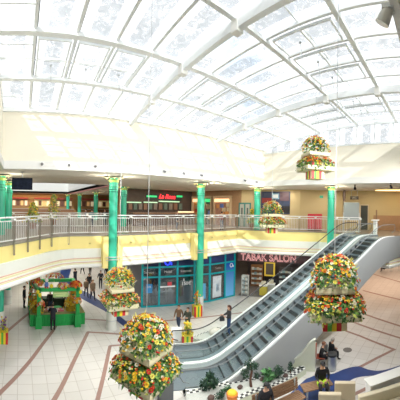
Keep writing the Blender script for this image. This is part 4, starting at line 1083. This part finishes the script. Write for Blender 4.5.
# ------------------------------------------------------------------ people
def skin(vs, es, rad, root, level):
    me = bpy.data.meshes.new('tmp'); me.from_pydata(vs, es, [])
    o = bpy.data.objects.new('tmp', me); C.objects.link(o)
    m1 = o.modifiers.new('s', 'SKIN'); m1.use_smooth_shade = True
    m2 = o.modifiers.new('d', 'SUBSURF'); m2.levels = level; m2.render_levels = level
    for i, r in enumerate(rad):
        sv = me.skin_vertices[0].data[i]; sv.radius = (r if isinstance(r, tuple) else (r, r)); sv.use_root = (i == root)
    dg = bpy.context.evaluated_depsgraph_get(); dg.update()
    out = bpy.data.meshes.new_from_object(o.evaluated_get(dg))
    bpy.data.objects.remove(o); bpy.data.meshes.remove(me)
    return out
SKIN = mat('skin', (.60, .36, .25), .6)
def person(label, loc, rz, pose='stand', top=(.03, .03, .04), legs=(.03, .04, .08), hair=(.05, .03, .02), shoe=(.02, .02, .02), h=1.6, coat=False, cap=None, level=1, bag=None, face=False, vest=None, j_over=None, longhair=False):
    t = thing('person', label, 'person', loc, rz); k = h/1.75
    J = {'pelvis': (0, 0, .95), 'spine': (0, 0, 1.14), 'chest': (0, .0, 1.33), 'neck0': (0, -.005, 1.475), 'neck': (0, .01, 1.53), 'head0': (0, .025, 1.60), 'head1': (0, .02, 1.67), 'head2': (0, .01, 1.725)}
    for s, n_ in ((-1, 'l'), (1, 'r')):
        J['sh'+n_] = (s*.19, -.005, 1.42); J['el'+n_] = (s*.245, -.03, 1.14); J['wr'+n_] = (s*.25, .06, .90); J['ha'+n_] = (s*.25, .09, .82)
        J['hip'+n_] = (s*.095, 0, .90); J['kn'+n_] = (s*.10, .02, .50); J['an'+n_] = (s*.10, -.01, .09); J['to'+n_] = (s*.115, .16, .035)
    if pose == 'walk':
        J.update({'knl': (-.10, .17, .53), 'anl': (-.10, .24, .11), 'tol': (-.11, .40, .06), 'knr': (.10, -.06, .50), 'anr': (.10, -.28, .16), 'tor': (.11, -.15, .04),
                  'ell': (-.25, -.12, 1.16), 'wrl': (-.25, -.08, .93), 'hal': (-.25, -.05, .85), 'elr': (.25, .08, 1.15), 'wrr': (.24, .22, .98), 'har': (.23, .28, .92)})
    if pose == 'lean':
        for q, dy, dz in (('spine', .05, -.01), ('chest', .13, -.03), ('neck0', .20, -.05), ('neck', .24, -.06), ('head0', .28, -.07), ('head1', .31, -.08), ('head2', .33, -.09), ('shl', .17, -.05), ('shr', .17, -.05)):
            a = J[q]; J[q] = (a[0], a[1]+dy, a[2]+dz)
        J.update({'ell': (-.26, .28, 1.16), 'wrl': (-.2, .46, 1.05), 'hal': (-.18, .54, 1.02), 'elr': (.26, .28, 1.16), 'wrr': (.2, .46, 1.05), 'har': (.18, .54, 1.02)})
    if pose == 'hold':
        J.update({'ell': (-.25, .0, 1.15), 'wrl': (-.14, .22, 1.12), 'hal': (-.07, .27, 1.13), 'elr': (.27, .02, 1.16), 'wrr': (.30, .26, 1.1), 'har': (.31, .34, 1.1)})
    if pose == 'sit':
        dz = -.47
        for q in ('pelvis', 'spine', 'chest', 'neck0', 'neck', 'head0', 'head1', 'head2', 'shl', 'shr', 'hipl', 'hipr'):
            a = J[q]; f = max(0, a[2]-.95); J[q] = (a[0], a[1]+f*.22, a[2]+dz)
        for s, n_ in ((-1, 'l'), (1, 'r')):
            J['kn'+n_] = (s*.13, .45, .52); J['an'+n_] = (s*.12, .46, .09); J['to'+n_] = (s*.13, .63, .035)
            J['el'+n_] = (s*.27, .10, .70); J['wr'+n_] = (s*.17, .32, .64); J['ha'+n_] = (s*.10, .38, .63)
    if j_over: J.update(j_over)
    J = {a: tuple(c*k for c in b) for a, b in J.items()}
    names = list(J); idx = {a: i for i, a in enumerate(names)}
    R = {'pelvis': (.165, .125), 'spine': (.15, .115), 'chest': (.175, .125), 'neck0': .075, 'neck': .058, 'head0': (.078, .085), 'head1': (.088, .105), 'head2': (.06, .07)}
    if coat: R.update({'pelvis': (.19, .15), 'spine': (.175, .14), 'chest': (.19, .145)})
    for n_ in 'lr':
        R.update({'sh'+n_: .075 + .01*coat, 'el'+n_: .056, 'wr'+n_: .036, 'ha'+n_: (.042, .024), 'hip'+n_: .10+.015*coat, 'kn'+n_: .066+.01*coat, 'an'+n_: .046, 'to'+n_: .038})
    E = [('pelvis', 'spine'), ('spine', 'chest'), ('chest', 'neck0'), ('neck0', 'neck'), ('neck', 'head0'), ('head0', 'head1'), ('head1', 'head2')]
    for n_ in 'lr': E += [('chest', 'sh'+n_), ('sh'+n_, 'el'+n_), ('el'+n_, 'wr'+n_), ('wr'+n_, 'ha'+n_), ('pelvis', 'hip'+n_), ('hip'+n_, 'kn'+n_), ('kn'+n_, 'an'+n_), ('an'+n_, 'to'+n_)]
    rad = [tuple(c*k for c in R[a]) if isinstance(R[a], tuple) else R[a]*k for a in names]
    me = skin([J[a] for a in names], [(idx[a], idx[b]) for a, b in E], rad, 0, level)
    ms = [mat('cloth_%d_%d_%d' % tuple(int(c*200) for c in top), top, .8, var=.2, scale=8), mat('trouser_%d_%d_%d' % tuple(int(c*200) for c in legs), legs, .8, var=.15), SKIN, mat('shoe_%d' % int(shoe[0]*200), shoe, .5)]
    for m_ in ms: me.materials.append(m_)
    zone = {}
    for a, b in E:
        z_ = 0
        if 'head' in b or b == 'neck' : z_ = 2
        elif b.startswith('ha'): z_ = 2
        elif b[:2] in ('hi', 'kn', 'an'): z_ = 1
        elif b.startswith('to'): z_ = 3
        zone[(a, b)] = z_
    if coat:
        for n_ in 'lr': zone[('pelvis', 'hip'+n_)] = 0
    V = {a: Vector(J[a]) for a in names}
    for p in me.polygons:
        c = p.center; best = None
        for (a, b), z_ in zone.items():
            A_, B_ = V[a], V[b]; d = B_-A_; u = max(0, min(1, (c-A_).dot(d)/max(1e-9, d.length_squared))); dist = (c-(A_+d*u)).length
            if best is None or dist < best[0]: best = (dist, z_, a, b, u)
        z_ = best[1]
        if coat and best[3][:2] == 'kn' and best[4] < .45: z_ = 0
        p.material_index = z_; p.use_smooth = True
    # fingers: five tapered, bent tubes rooted inside each palm
    fb = MB(); HC = {}
    for s, n_ in ((-1, 'l'), (1, 'r')):
        wv, hv = V['wr'+n_], V['ha'+n_]; d = (hv-wv).normalized(); side = d.cross(Vector((s, 0, 0))).normalized() if abs(d.x) < .9 else Vector((0, 0, 1)); curl = side.cross(d).normalized()*(.6 if s > 0 else -.6)
        HC[n_] = hv
        for f in range(4):
            L = (.07, .08, .075, .06)[f]*k; o_ = hv + side*((f-1.5)*.020*k)
            fb.tube([o_, o_+d*(.03*k+L*.4)+curl*.004, o_+d*(.03*k+L*.8)+curl*.02*k, o_+d*(.03*k+L)+curl*.04*k], [.011*k, .010*k, .009*k, .006*k], 6, 2)
        o_ = wv.lerp(hv, .55); fb.tube([o_, o_+side*-.035*k+d*.03*k, o_+side*-.04*k+d*.06*k], [.013*k, .011*k, .008*k], 6, 2)
    bm = bmesh.new(); bm.from_mesh(me); base = len(bm.verts)
    vv = [bm.verts.new(v) for v in fb.v]
    for f in fb.f:
        q = bm.faces.new([vv[i] for i in f]); q.material_index = 2; q.smooth = True
    bm.to_mesh(me); bm.free()
    # nose: push the middle of the face forward
    hc = (V['head0']+V['head1'])/2; up = (V['head2']-V['head0']).normalized(); fw = Vector((0, 1, 0)); fw = (fw-up*fw.dot(up)).normalized()
    for v in me.vertices:
        r_ = v.co-hc
        if abs(r_.x) < .03*k and abs(r_.dot(up)) < .04*k and r_.dot(fw) > .04*k: v.co += fw*.018*k
    o = bpy.data.objects.new('body', me); C.objects.link(o); o.parent = t
    # hair or cap
    Mh = Matrix.Translation(V['head1']) @ up.to_track_quat('Z', 'Y').to_matrix().to_4x4()
    hb = MB(); rr = .113*k
    n1, n2 = 14, 7; vs, fs = [], []
    for i in range(n2+1):
        for q in range(n1):
            g = 2*PI*q/n1; front = (Vector((math.cos(g), math.sin(g), 0)).dot(Vector((0, 1, 0)))+1)/2
            lo = 1.25 + (1-front)*(.95 if not longhair else 1.25) - front*.15
            a_ = lo*i/n2; vs.append(Vector((rr*.92*math.sin(a_)*math.cos(g), rr*1.08*math.sin(a_)*math.sin(g)-.012*k, rr*math.cos(a_)*.95)))
    for i in range(n2):
        for q in range(n1): fs.append((i*n1+q, (i+1)*n1+q, (i+1)*n1+(q+1) % n1, i*n1+(q+1) % n1))
    W_ = V['head1']
    hb.add([W_ + v for v in vs], fs)
    if longhair: hb.tube([W_+Vector((0, -.07*k, .02*k)), W_+Vector((0, -.10*k, -.1*k)), W_+Vector((0, -.10*k, -.26*k))], [.08*k, .085*k, .05*k], 10)
    hm = mat('hair_%d_%d' % (int((cap or hair)[0]*300), int((cap or hair)[2]*300)), cap or hair, .7)
    hb.build('cap' if cap else 'hair', hm, t, smooth=True, recalc=False)
    if cap: MB().box((-.07*k, .08*k, -.0), (.07*k, .17*k, .015*k), M=Matrix.Translation(W_+Vector((0, 0, .02*k)))).build('cap_peak', hm, t)
    if face:
        for s in (-1, 1):
            MB().ball(hc + fw*.093*k + Vector((s*.033*k, 0, 0)) + up*.022*k, .011*k, 6).build('eye', BLACK, t)
            MB().ball(hc + Vector((s*.088*k, 0, 0)) , .022*k, 6, sc=(.5, 1, 1.4)).build('ear', SKIN, t, smooth=True)
        MB().ball(hc + fw*.092*k - up*.045*k, .02*k, 6, sc=(1.2, .4, .3)).build('mouth', mat('lips', (.45, .16, .13), .6), t)
    if bag:
        hv = V['har']; MB().box(hv+Vector((-.05, -.16, -.36))*k, hv+Vector((.05, .14, -.08))*k).build('bag', mat('bag_%d' % int(bag[0]*200), bag, .6), t, bevel=.02)
        MB().tube([hv+Vector((0, -.1, -.08))*k, hv+Vector((0, -.04, .03))*k, hv+Vector((0, .08, -.08))*k], .01, 5).build('bag_strap', BLACK, t)
    if vest:
        vb = MB(); 
        for a_, b_, r1, r2 in (('hipl', 'knl', .088, .075), ('hipr', 'knr', .088, .075)):
            A_, B_ = V[a_], V[b_]; vb.tube([A_.lerp(B_, .25), A_.lerp(B_, .7)], [r1*k*1.35, r2*k*1.45], 12, 0)
        vb.build('folded_vest', mat('hi_vis', (.55, .85, .05), .6, var=.1, emit=.0), t, smooth=True)
    return t
def at(x, y): return P(x, y, 0)
NAVY = (.012, .014, .025)
def head(dx, dy): return math.atan2(dx, dy) * -1   # heading so that local +Y points along dx, dy
person('customer in a black coat leaning on the market stall, seen from behind', onstall(1.32, -.62), head(.05, 1), 'lean', NAVY, (.01, .01, .015), h=1.58, coat=True)
person('person in black standing alone left of the market stall', at(24, 308), head(1, -.2), 'stand', NAVY, (.012, .012, .016), h=1.6, coat=True)
person('stallholder in dark clothes inside the market stall', onstall(1.45, 2.0), head(-.1, -1), 'stand', (.02, .02, .025), h=1.55)
person('man in dark blue walking away beyond the stall on the blue inlay', at(75, 286), head(-.5, .8), 'walk', (.02, .025, .045), (.012, .015, .03), h=1.62, coat=True)
person('person in a tan jacket, left of the strolling pair behind the stall', at(86, 297), head(.1, -1), 'walk', (.20, .14, .09), (.03, .03, .035), h=1.5)
person('woman in a tan coat, right of the strolling pair behind the stall', at(92.5, 300), head(.1, -1), 'walk', (.26, .17, .11), (.02, .02, .025), hair=(.2, .1, .05), h=1.6, coat=True, longhair=True, bag=(.03, .03, .04))
person('man in black following the strolling pair behind the stall', at(89, 292), head(.1, -1), 'walk', (.015, .015, .02), h=1.6)
person('man in a dark jacket holding something pale, left of the hanging basket', at(100.5, 288.5), head(-.3, -1), 'hold', (.03, .035, .045), (.012, .012, .02), h=1.62)
person('person in black half hidden by the hanging basket near the stall', at(107, 282), head(.4, 1), 'walk', (.02, .02, .025), h=1.6)
person('far walker in dark trousers under the deck, left of two', at(82.5, 274.5), head(-.4, 1), 'walk', (.1, .06, .04), (.015, .012, .015), h=1.6)
person('far walker in a brown coat under the deck, right of two', at(90, 275), head(.4, 1), 'walk', (.12, .09, .06), (.015, .012, .015), h=1.6, coat=True)
person('man in a tan jacket walking beside a woman by the white block', at(178.5, 331), head(-.8, -.55), 'walk', (.17, .10, .06), (.03, .05, .10), hair=(.10, .05, .03), h=1.56, face=True, level=2)
person('woman in a dark green coat walking beside the man in tan', at(187.5, 333), head(-.9, -.4), 'hold', (.05, .06, .045), (.04, .04, .05), hair=(.02, .017, .015), h=1.52, coat=True, face=True, level=2)
# woman on the escalator
d = AX; tt = None
for i in range(400):
    t_ = i*.02; q = EB1 + d*t_; ang = math.atan2(q.x, q.y)
    if (ang*F + XN) >= 229: tt = t_; break
kk = int((tt-(T0-.2))/.405); tc_ = T0-.2 + kk*.405; q = EB1 + d*(tc_+.2); zz = max(.02, hz(tc_+.2025))
person('woman with long brown hair riding the rear escalator', (q.x, q.y, zz+.012), head(-d.x, -d.y), 'hold', (.03, .03, .035), (.025, .06, .16), hair=(.07, .025, .015), h=1.58, face=True, level=2, longhair=True, bag=(.04, .045, .05))

# ------------------------------------------------------------------ rock garden by the escalators
def bed(label, top_px, bot_px, z, bw=.20, off=(0, 0, 0)):
    g = thing('rock_garden', label, 'garden bed')
    tp, bp = [[p if isinstance(p, Vector) else P(p[0], p[1], z) for p in q] for q in (top_px, bot_px)]
    poly = catmull(tp, 5) + catmull(bp, 5)[::-1]
    pl = [(p.x, p.y) for p in poly]
    MB().prism(pl, .0, z-.02).build('kerb', mat('kerb_cream', (.62, .66, .52), .6), g)
    gm_ = mat('white_gravel', (.48, .50, .47), .9, var=.35, scale=30)
    MB().prism(pl, z-.02, z).build('gravel', gm_, g)['kind'] = 'stuff'
    # three rows of black and white mosaic along the rim
    for line, sgn in ((catmull(tp, 10), -1), (catmull(bp, 10), 1)):
        ck = MB()
        line = arc_resample(line, .12)
        for i in range(len(line)-1):
            a, b = line[i], line[i+1]; dd = (b-a).normalized(); nn = Vector((-dd.y, dd.x, 0))*sgn
            for rr_ in range(2):
                o0, o1 = nn*(rr_*bw/2), nn*((rr_+1)*bw/2); u = Vector((0, 0, .008))
                ck.add([a+o0+u, b+o0+u, b+o1+u, a+o1+u], [(0, 1, 2, 3)], (i+rr_) % 2)
        o = ck.build('mosaic_border', [mat('mosaic_black', (.02, .02, .025), .4), mat('mosaic_white', (.72, .74, .70), .4)], g, recalc=False)
        for p in o.data.polygons:
            if p.normal.z < 0: p.flip()
    return g
GZ = .28
bed('white gravel bed with black and white mosaic rim below the front escalator', [(186, 390.5), (202, 388), (225, 382), (250, 377.5), (270, 373.5), (287, 370), (303, 365.5)], [(186, 414), (215, 411), (235, 402), (246, 396.5), (259, 391), (276, 385.5), (290, 378.5), (306, 368)], GZ)
bed('narrow white gravel bed along the far side of the rear escalator', [(EB0+AX*t-AC*c).to_3d()+Vector((0, 0, .12)) for t, c in ((.1, 1.5), (.9, 1.95), (1.9, 2.1), (2.9, 1.6))], [(EB0+AX*t-AC*c).to_3d()+Vector((0, 0, .12)) for t, c in ((-.2, 1.25), (.6, .92), (1.8, .90), (3.1, .95))], .12, .1)
# curved end wall of the bed
Pa, Pb = P(281, 370.5, 0), P(317, 372.5, 0)
ew = thing('garden_end_wall', 'pale green wavy topped wall at the end of the rock garden', 'low wall', (Pa.x+.07, Pa.y+.13, 0), math.atan2(Pb.y-Pa.y, Pb.x-Pa.x))
L = (Pb-Pa).length; prof = [(0, .16), (.15, .30), (.30, .46), (.45, .58), (.58, .72), (.70, .98), (.82, 1.26), (.93, 1.42), (1, 1.47)]
pl = [(L, 0), (0, 0)] + [(q.x, q.y) for q in catmull([Vector((a*L, b, 0)) for a, b in prof], 4)]
M = Matrix.Rotation(PI/2, 4, 'X'); MB().prism(pl, -.06, .06, M=M).build('panel', mat('end_wall_green', (.66, .70, .58), .6, var=.03), ew)
cap_ = [Vector((a*L, 0, b)) for a, b in prof]; MB().beam([Vector((q.x, 0, q.z)) for q in catmull(cap_, 4)], .17, .05).build('coping', mat('coping_pale', (.74, .77, .68), .5), ew)

SHRUB = [mat('shrub_dark', (.012, .045, .025), .7, var=.3), mat('shrub_mid', (.03, .09, .035), .7, var=.3), mat('shrub_teal', (.03, .085, .06), .7, var=.3)]
def shrub(name, label, px, blobs, nl, leaf, mats=SHRUB, trunk=None, z=GZ, cat='shrub'):
    p = P(px[0], px[1], z); t = thing(name, label, cat, p); rn = random.Random(label); mb = MB()
    for (c, r) in blobs:
        c = Vector(c)
        for _ in range(int(nl*r/.2)):
            d_ = Vector((rn.gauss(0, 1), rn.gauss(0, 1), rn.gauss(0, 1))).normalized(); q = c + d_*r*(rn.random()**.4); leaves(mb, [(q, d_)], leaf, rn)
    mb.build('foliage', mats, t, recalc=False)
    if trunk: MB().tube(trunk, [.06, .05, .045, .03][:len(trunk)], 8).build('trunk', mat('trunk_red', (.14, .07, .05), .8), t, smooth=True)
    else: MB().tube([(0, 0, 0), (0, 0, blobs[0][0][2])], [.03, .02], 6).build('stem', mat('trunk_red', (.14, .07, .05), .8), t, smooth=True)
    return t
shrub('conifer', 'dark spreading conifer at the left of the rock garden', (210, 389), [((0, 0, .28), .26), ((-.22, .1, .22), .16), ((.2, -.05, .2), .17), ((.02, .02, .5), .14)], 190, .12)
shrub('bonsai_tree', 'bonsai tree with red trunk and cloud shaped crown in the rock garden', (251, 386.5), [((-.10, .0, .95), .24), ((-.26, .1, .62), .20), ((.16, -.06, .78), .16), ((.22, -.1, .38), .12)], 190, .09, trunk=[(0, 0, 0), (-.05, 0, .3), (.04, 0, .6), (-.05, 0, .9)])
shrub('palm_shrub', 'bright green feathery shrub in the middle of the rock garden', (268, 381), [((0, 0, .26), .22), ((.12, 0, .2), .14)], 120, .2, [mat('fern_green', (.05, .17, .05), .6, var=.3), mat('fern_lime', (.09, .24, .08), .6, var=.3), SHRUB[1]])
shrub('round_shrub', 'dark round shrub right of the feathery one', (278, 378), [((0, 0, .25), .27), ((.12, .03, .26), .2)], 260, .07)
shrub('small_shrub', 'small dark upright shrub at the right end of the rock garden', (290.5, 373), [((0, 0, .22), .15), ((0, 0, .38), .1)], 220, .07)
shrub('ground_cover', 'low green creeping plant left of the orange pot', (225, 392), [((0, 0, .06), .12), ((.18, .0, .06), .12), ((-.15, 0, .05), .1)], 160, .08, [SHRUB[1], mat('fern_green', (.05, .17, .05)), SHRUB[2]])
shrub('ground_cover', 'low teal green plant at the bottom picture edge under the conifer', (219, 399), [((0, 0, .1), .16), ((.14, 0, .08), .12)], 160, .08)
shrub('small_shrub', 'small plant beside the pale rock behind the rear escalator', (218, 331), [((0, 0, .12), .1), ((-.1, 0, .1), .08)], 120, .08, z=.12)
def rock(label, px, r, m, z=GZ, sc=(1.3, 1, .7)):
    p = P(px[0], px[1], z); mb = MB().ball((0, 0, r*.4), r, 14, sc=sc); rn = random.Random(label)
    o = mb.build('rock', m, smooth=True, loc=p)
    for v in o.data.vertices: v.co += v.co.normalized()*.12*r*noise.noise(v.co*6+Vector((rn.random()*9, 0, 0)))*2
    tag(o, label, 'rock'); return o
RK = mat('rock_red', (.11, .07, .06), .85, var=.3); RW = mat('rock_pale', (.62, .6, .54), .85, var=.2)
rock('flat red brown stone near the orange pot', (240, 388), .10, RK); rock('red brown stone beside the feathery shrub', (262, 380), .09, RK); rock('grey brown stone beside the small upright shrub', (285.5, 376.5), .10, RK)
rock('dark red stone at the bottom picture edge', (211, 399), .12, RK); rock('pale rock behind the rear escalator', (215, 333.5), .30, RW, .12); rock('brown stone in front of the pale rock', (221, 331), .16, RK, .12)
op = thing('flower_pot', 'orange pot of yellow flowers in the rock garden', 'flower pot', P(232, 401, GZ)); OG = mat('pot_orange', (.75, .22, .03), .5)
MB().lathe([(.15, 0), (.21, .2), (.22, .28), (.19, .3)], 20).build('pot', OG, op, smooth=True); MB().ball((0, 0, .3), .19, 14, sc=(1, 1, .5)).build('flowers', mat('pot_yellow', (.90, .55, .03), .6, var=.3, scale=25), op, smooth=True)

# ------------------------------------------------------------------ benches, bin, seats
def bench(label, c, rz, L, back=True):
    b = thing('wooden_bench', label, 'bench', (c[0], c[1], 0), rz)
    for k in range(6): MB().box((-L/2, -.24+k*.085, .41), (L/2, -.24+k*.085+.07, .45)).build('seat_slat', WOOD, b)
    if back:
        for k in range(5): MB().box((-L/2, .27+.012*k, .50+k*.085), (L/2, .30+.012*k, .57+k*.085)).build('back_slat', WOOD, b)
    for x in (-L/2+.15, L/2-.15):
        l = MB().box((x-.03, -.2, 0), (x+.03, -.15, .41)).box((x-.03, .18, 0), (x+.03, .23, .41)).box((x-.03, -.22, .37), (x+.03, .27, .41))
        if back: l.box((x-.03, .25, .37), (x+.03, .275, .55)).box((x-.03, .285, .5), (x+.03, .36, .9))
        l.build('leg', STEEL, b)
    return b
b1 = P(288, 386, .85); ang1 = math.atan2(-.47, 1.2)
bc = Vector(((9.05+7.35)/2, (5.38+6.1)/2)); back_dir = Vector((math.sin(-ang1), math.cos(ang1)))
bench('long slatted wooden bench with backrest beside the rock garden', bc - Vector((-math.sin(ang1), math.cos(ang1)))*.30, ang1, 2.0)
person('man in a black cap and dark jacket sitting on the long bench', (bc.x-.52, bc.y+.16, 0), ang1+PI, 'sit', (.02, .022, .03), (.03, .03, .04), cap=(.012, .016, .018), h=1.84, coat=True, face=True, level=2)
p2 = P(321, 381, .45); ang2 = -1.25
bench('short slatted wooden bench under the man with a yellow vest', (p2.x-.28, p2.y+.05), ang2+.55, 1.25, False)
person('man in black on the short bench with a yellow vest across his lap', (p2.x+.02, p2.y-.02, 0), ang2+PI/2+1.9, 'sit', (.012, .013, .018), (.02, .022, .03), cap=(.012, .012, .015), h=1.8, coat=True, face=True, vest=True, level=2)
p3 = P(332, 369.5); bn = thing('litter_bin', 'round steel litter bin with dark rim', 'bin', p3)
MB().lathe([(.20, .02), (.21, .04), (.21, .66), (.22, .68)], 24).build('drum', STEEL, bn, smooth=True); MB().lathe([(.225, 0), (.23, .03), (.23, .09), (.15, .11)], 24, (0, 0, .66)).build('rim', DARK, bn, smooth=True); MB().lathe([(.19, 0), (.19, .02)], 24).build('foot', DARK, bn)
# two sitters behind the bin
def chair(label, loc, rz, m):
    c = thing('folding_chair', label, 'chair', loc, rz)
    MB().box((-.22, -.2, .42), (.22, .22, .45)).build('seat', m, c); MB().box((-.22, -.26, .45), (.22, -.22, .95)).build('backrest', m, c)
    for x in (-.2, .2):
        for y in (-.2, .2): MB().tube([(x, y, .42), (x*1.05, y*1.2, 0)], .014, 6).build('leg', STEEL, c)
    return c
c1 = P(320.5, 365.5); c2 = P(330, 361.0)
chair('folding chair with a red seat right against the garden end wall', c1, head(.35, -.95), mat('chair_red', (.4, .10, .06), .6)); person('person in black slumped on the chair by the garden end wall', c1, head(.35, -.95), 'sit', (.015, .015, .018), (.02, .02, .025), hair=(.16, .06, .03), h=1.55, coat=True)
chair('grey folding chair behind the litter bin', c2, head(.75, -.6), mat('chair_grey', (.35, .38, .38), .6)); person('person in black sitting on the grey chair behind the litter bin', c2, head(.75, -.6), 'sit', (.014, .014, .016), (.02, .02, .025), hair=(.3, .28, .25), h=1.5, coat=True)
dc = P(347.5, 350); o = MB().lathe([(.24, .001), (.24, .012), (.2, .016)], 28).build('drain_cover', mat('drain_grey', (.16, .15, .14), .6), loc=dc); tag(o, 'round dark drain cover in the floor right of the bin', 'drain cover')
# beige lounge seats and white sofa at the lower right
BG = mat('seat_beige', (.60, .52, .38), .7, var=.05); BGL = mat('seat_cream', (.74, .67, .50), .7, var=.04)
def lounge(label, c, rz, w_, h, m):
    t = thing('lounge_chair', label, 'lounge chair', (c.x, c.y, 0), rz)
    MB().box((-w_/2, -.12, .08), (w_/2, .06, h)).build('backrest', m, t, bevel=.03)
    MB().box((-w_/2+.02, .06, .10), (w_/2-.02, .72, .42)).build('seat', m, t, bevel=.03)
    for x in (-w_/2+.08, w_/2-.08):
        for y in (-.04, .64): MB().box((x-.025, y-.025, 0), (x+.025, y+.025, .1)).build('leg', DARK, t)
    return t
q = P(345, 381.5, .86); lounge('beige lounge chair with upright back right of the yellow vest man', q, -1.2, .80, .86, BG)
q = P(330, 392.5, .86); lounge('beige lounge chair at the bottom picture edge, nearer the bench', q, -1.15, .82, .86, BG)
qa, qb = P(359, 396.5, .80), P(404, 383, .80)
sf = thing('white_sofa', 'long cream sofa back at the lower right picture corner', 'sofa', ((qa+qb)/2).xy.to_3d(), math.atan2(qb.y-qa.y, qb.x-qa.x)); L = (qb-qa).length
MB().box((-L/2, -.06, .08), (L/2, .14, .80)).build('backrest', BGL, sf, bevel=.03); MB().box((-L/2, -.72, .1), (L/2, -.06, .42)).build('seat', BGL, sf, bevel=.03)
for x in (-L/2+.1, L/2-.1): MB().box((x-.03, -.68, 0), (x+.03, .1, .1)).build('leg', DARK, sf)
qa, qb = P(368, 382, .95), P(408, 367.5, .95)
wb = thing('white_counter', 'white panelled counter behind the cream sofa', 'counter', ((qa+qb)/2).xy.to_3d(), math.atan2(qb.y-qa.y, qb.x-qa.x)); L = (qb-qa).length
MB().box((-L/2, -.2, .06), (L/2, .2, .90)).build('body', LW, wb); MB().box((-L/2-.04, -.26, .90), (L/2+.04, .26, .95)).build('top', WHT, wb, bevel=.01); MB().box((-L/2+.05, -.15, 0), (L/2-.05, .15, .06)).build('plinth', DARK, wb)

# far right lower level: tables and a sitter
p = P(384.5, 272); 
def cafe_table(label, loc):
    t = thing('cafe_table', label, 'table', loc); MB().lathe([(.4, .70), (.42, .72), (.42, .74)], 24).build('table_top', mat('table_pale', (.6, .58, .55), .4), t, smooth=True); MB().tube([(0, 0, .03), (0, 0, .7)], .035, 8).build('stem', STEEL, t); MB().lathe([(.25, 0), (.25, .02), (.05, .05)], 20).build('foot', STEEL, t)
cafe_table('round cafe table far under the deck at the right, nearer the sitter', P(391, 271)); cafe_table('round cafe table far under the deck at the right picture edge', P(399, 270))
chair('dark chair under the far sitter at the right', p, head(.3, 1), BLACK); person('far person in black sitting under the deck at the right', p, head(.3, 1), 'sit', (.012, .012, .015), h=1.6)
struct(MB().box((44.5, -12, 0), (45.6, 22, LC-.02)).build('wall_glazed', mat('far_glow', (.62, .66, .70), .5, var=.3, scale=.6)))

# upper level extras: flowering tree, yellow bush, cafe tables
def deco_tree(name, label, x, r, h, cols, z=UP, cat='tree', w_=.5):
    d_ = bpos(x, r, z); t = thing(name, label, cat, d_); rn = random.Random(label); mb = MB()
    pts = []
    for _ in range(300):
        f = rn.random(); a = rn.uniform(0, 2*PI); q = w_*(1-f*.85)*(.6+.4*rn.random()); pts.append((Vector((math.cos(a)*q, math.sin(a)*q, .45+f*(h-.45))), Vector((math.cos(a), math.sin(a), .4))))
    leaves(mb, pts, .22, rn); mb.build('foliage', [mat('deco_green', (.20, .32, .06), .6), mat('deco_lime', (.45, .48, .08), .6), mat('deco_yellow', (.70, .55, .06), .6)], t, recalc=False)
    MB().tube([(0, 0, .3), (0, 0, h*.8)], [.05, .02], 8).build('trunk', WOOD, t); MB().lathe([(.22, 0), (.3, .4), (.3, .44)], 20).build('pot', mat('deco_pot', (.35, .16, .08), .6), t, smooth=True)
    blooms(t, [(p_+q_*.05, q_) for p_, q_ in rn.sample(pts, 40)], cols, .09, rn)
deco_tree('flowering_tree', 'conical tree of yellow flowers among the food stands', 54, 25, 2.75, ['yellow', 'lemon', 'white'], w_=.95)
deco_tree('flowering_bush', 'wide yellow flowering bush behind the left railing', 33, 20.5, 1.9, ['yellow', 'yellow', 'lemon'], cat='bush', w_=.8)
deco_tree('flowering_bush', 'yellow flowering bush behind the railing near the teal door', 252, 24.7, 1.7, ['yellow', 'yellow', 'orange'], cat='bush', w_=.5)
for i, (x, r, lab, c) in enumerate(((92, 22.5, 'person in a teal top behind the railing left of the green column', (.03, .16, .18)), (86, 24, 'person in grey at the food court behind the railing', (.12, .12, .13)), (105, 24.5, 'person in black behind the railing right of the person in teal', (.02, .02, .025)), (177, 21.5, 'person in dark clothes before the red script sign', (.05, .035, .03)), (222, 22.0, 'person in red before the shop front with beige piers', (.25, .05, .04)))):
    q_ = bpos(x, r, UP); person(lab, q_, i*1.3, 'stand', c, h=1.5)

# ------------------------------------------------------------------ unseen fill lamps added under the deck and in the shops
def area(name, loc, sx_, sy_, e, col=(1, .93, .82), rot=(0, 0, 0)):
    ld = bpy.data.lights.new(name, 'AREA'); ld.shape = 'RECTANGLE'; ld.size = sx_; ld.size_y = sy_; ld.energy = e; ld.color = col
    o = bpy.data.objects.new(name, ld); C.objects.link(o); o.location = loc; o.rotation_euler = rot; return o
area('under_deck_fill', (3, 21.5, LC-.05), 6, 3, 210)
area('under_deck_fill', (6, 29, LC-.05), 8, 3, 260)
area('shop_fill', (12.5, 19.8, LC-.05), 6, 2.5, 60, (.9, .95, 1))
p = MT @ Vector((2.5, LC-.06, -1.8)); area('shop_fill', p, 2, 2, 60, (1, .85, .65))
area('under_deck_fill', (26, 6, LC-.05), 8, 8, 300, (1, .66, .46))
area('under_deck_fill', (37, 6, LC-.05), 8, 10, 330, (1, .72, .52))
area('food_court_lamp', (2, 43, CE-.1), 8, 1.0, 120, (1, .72, .42))
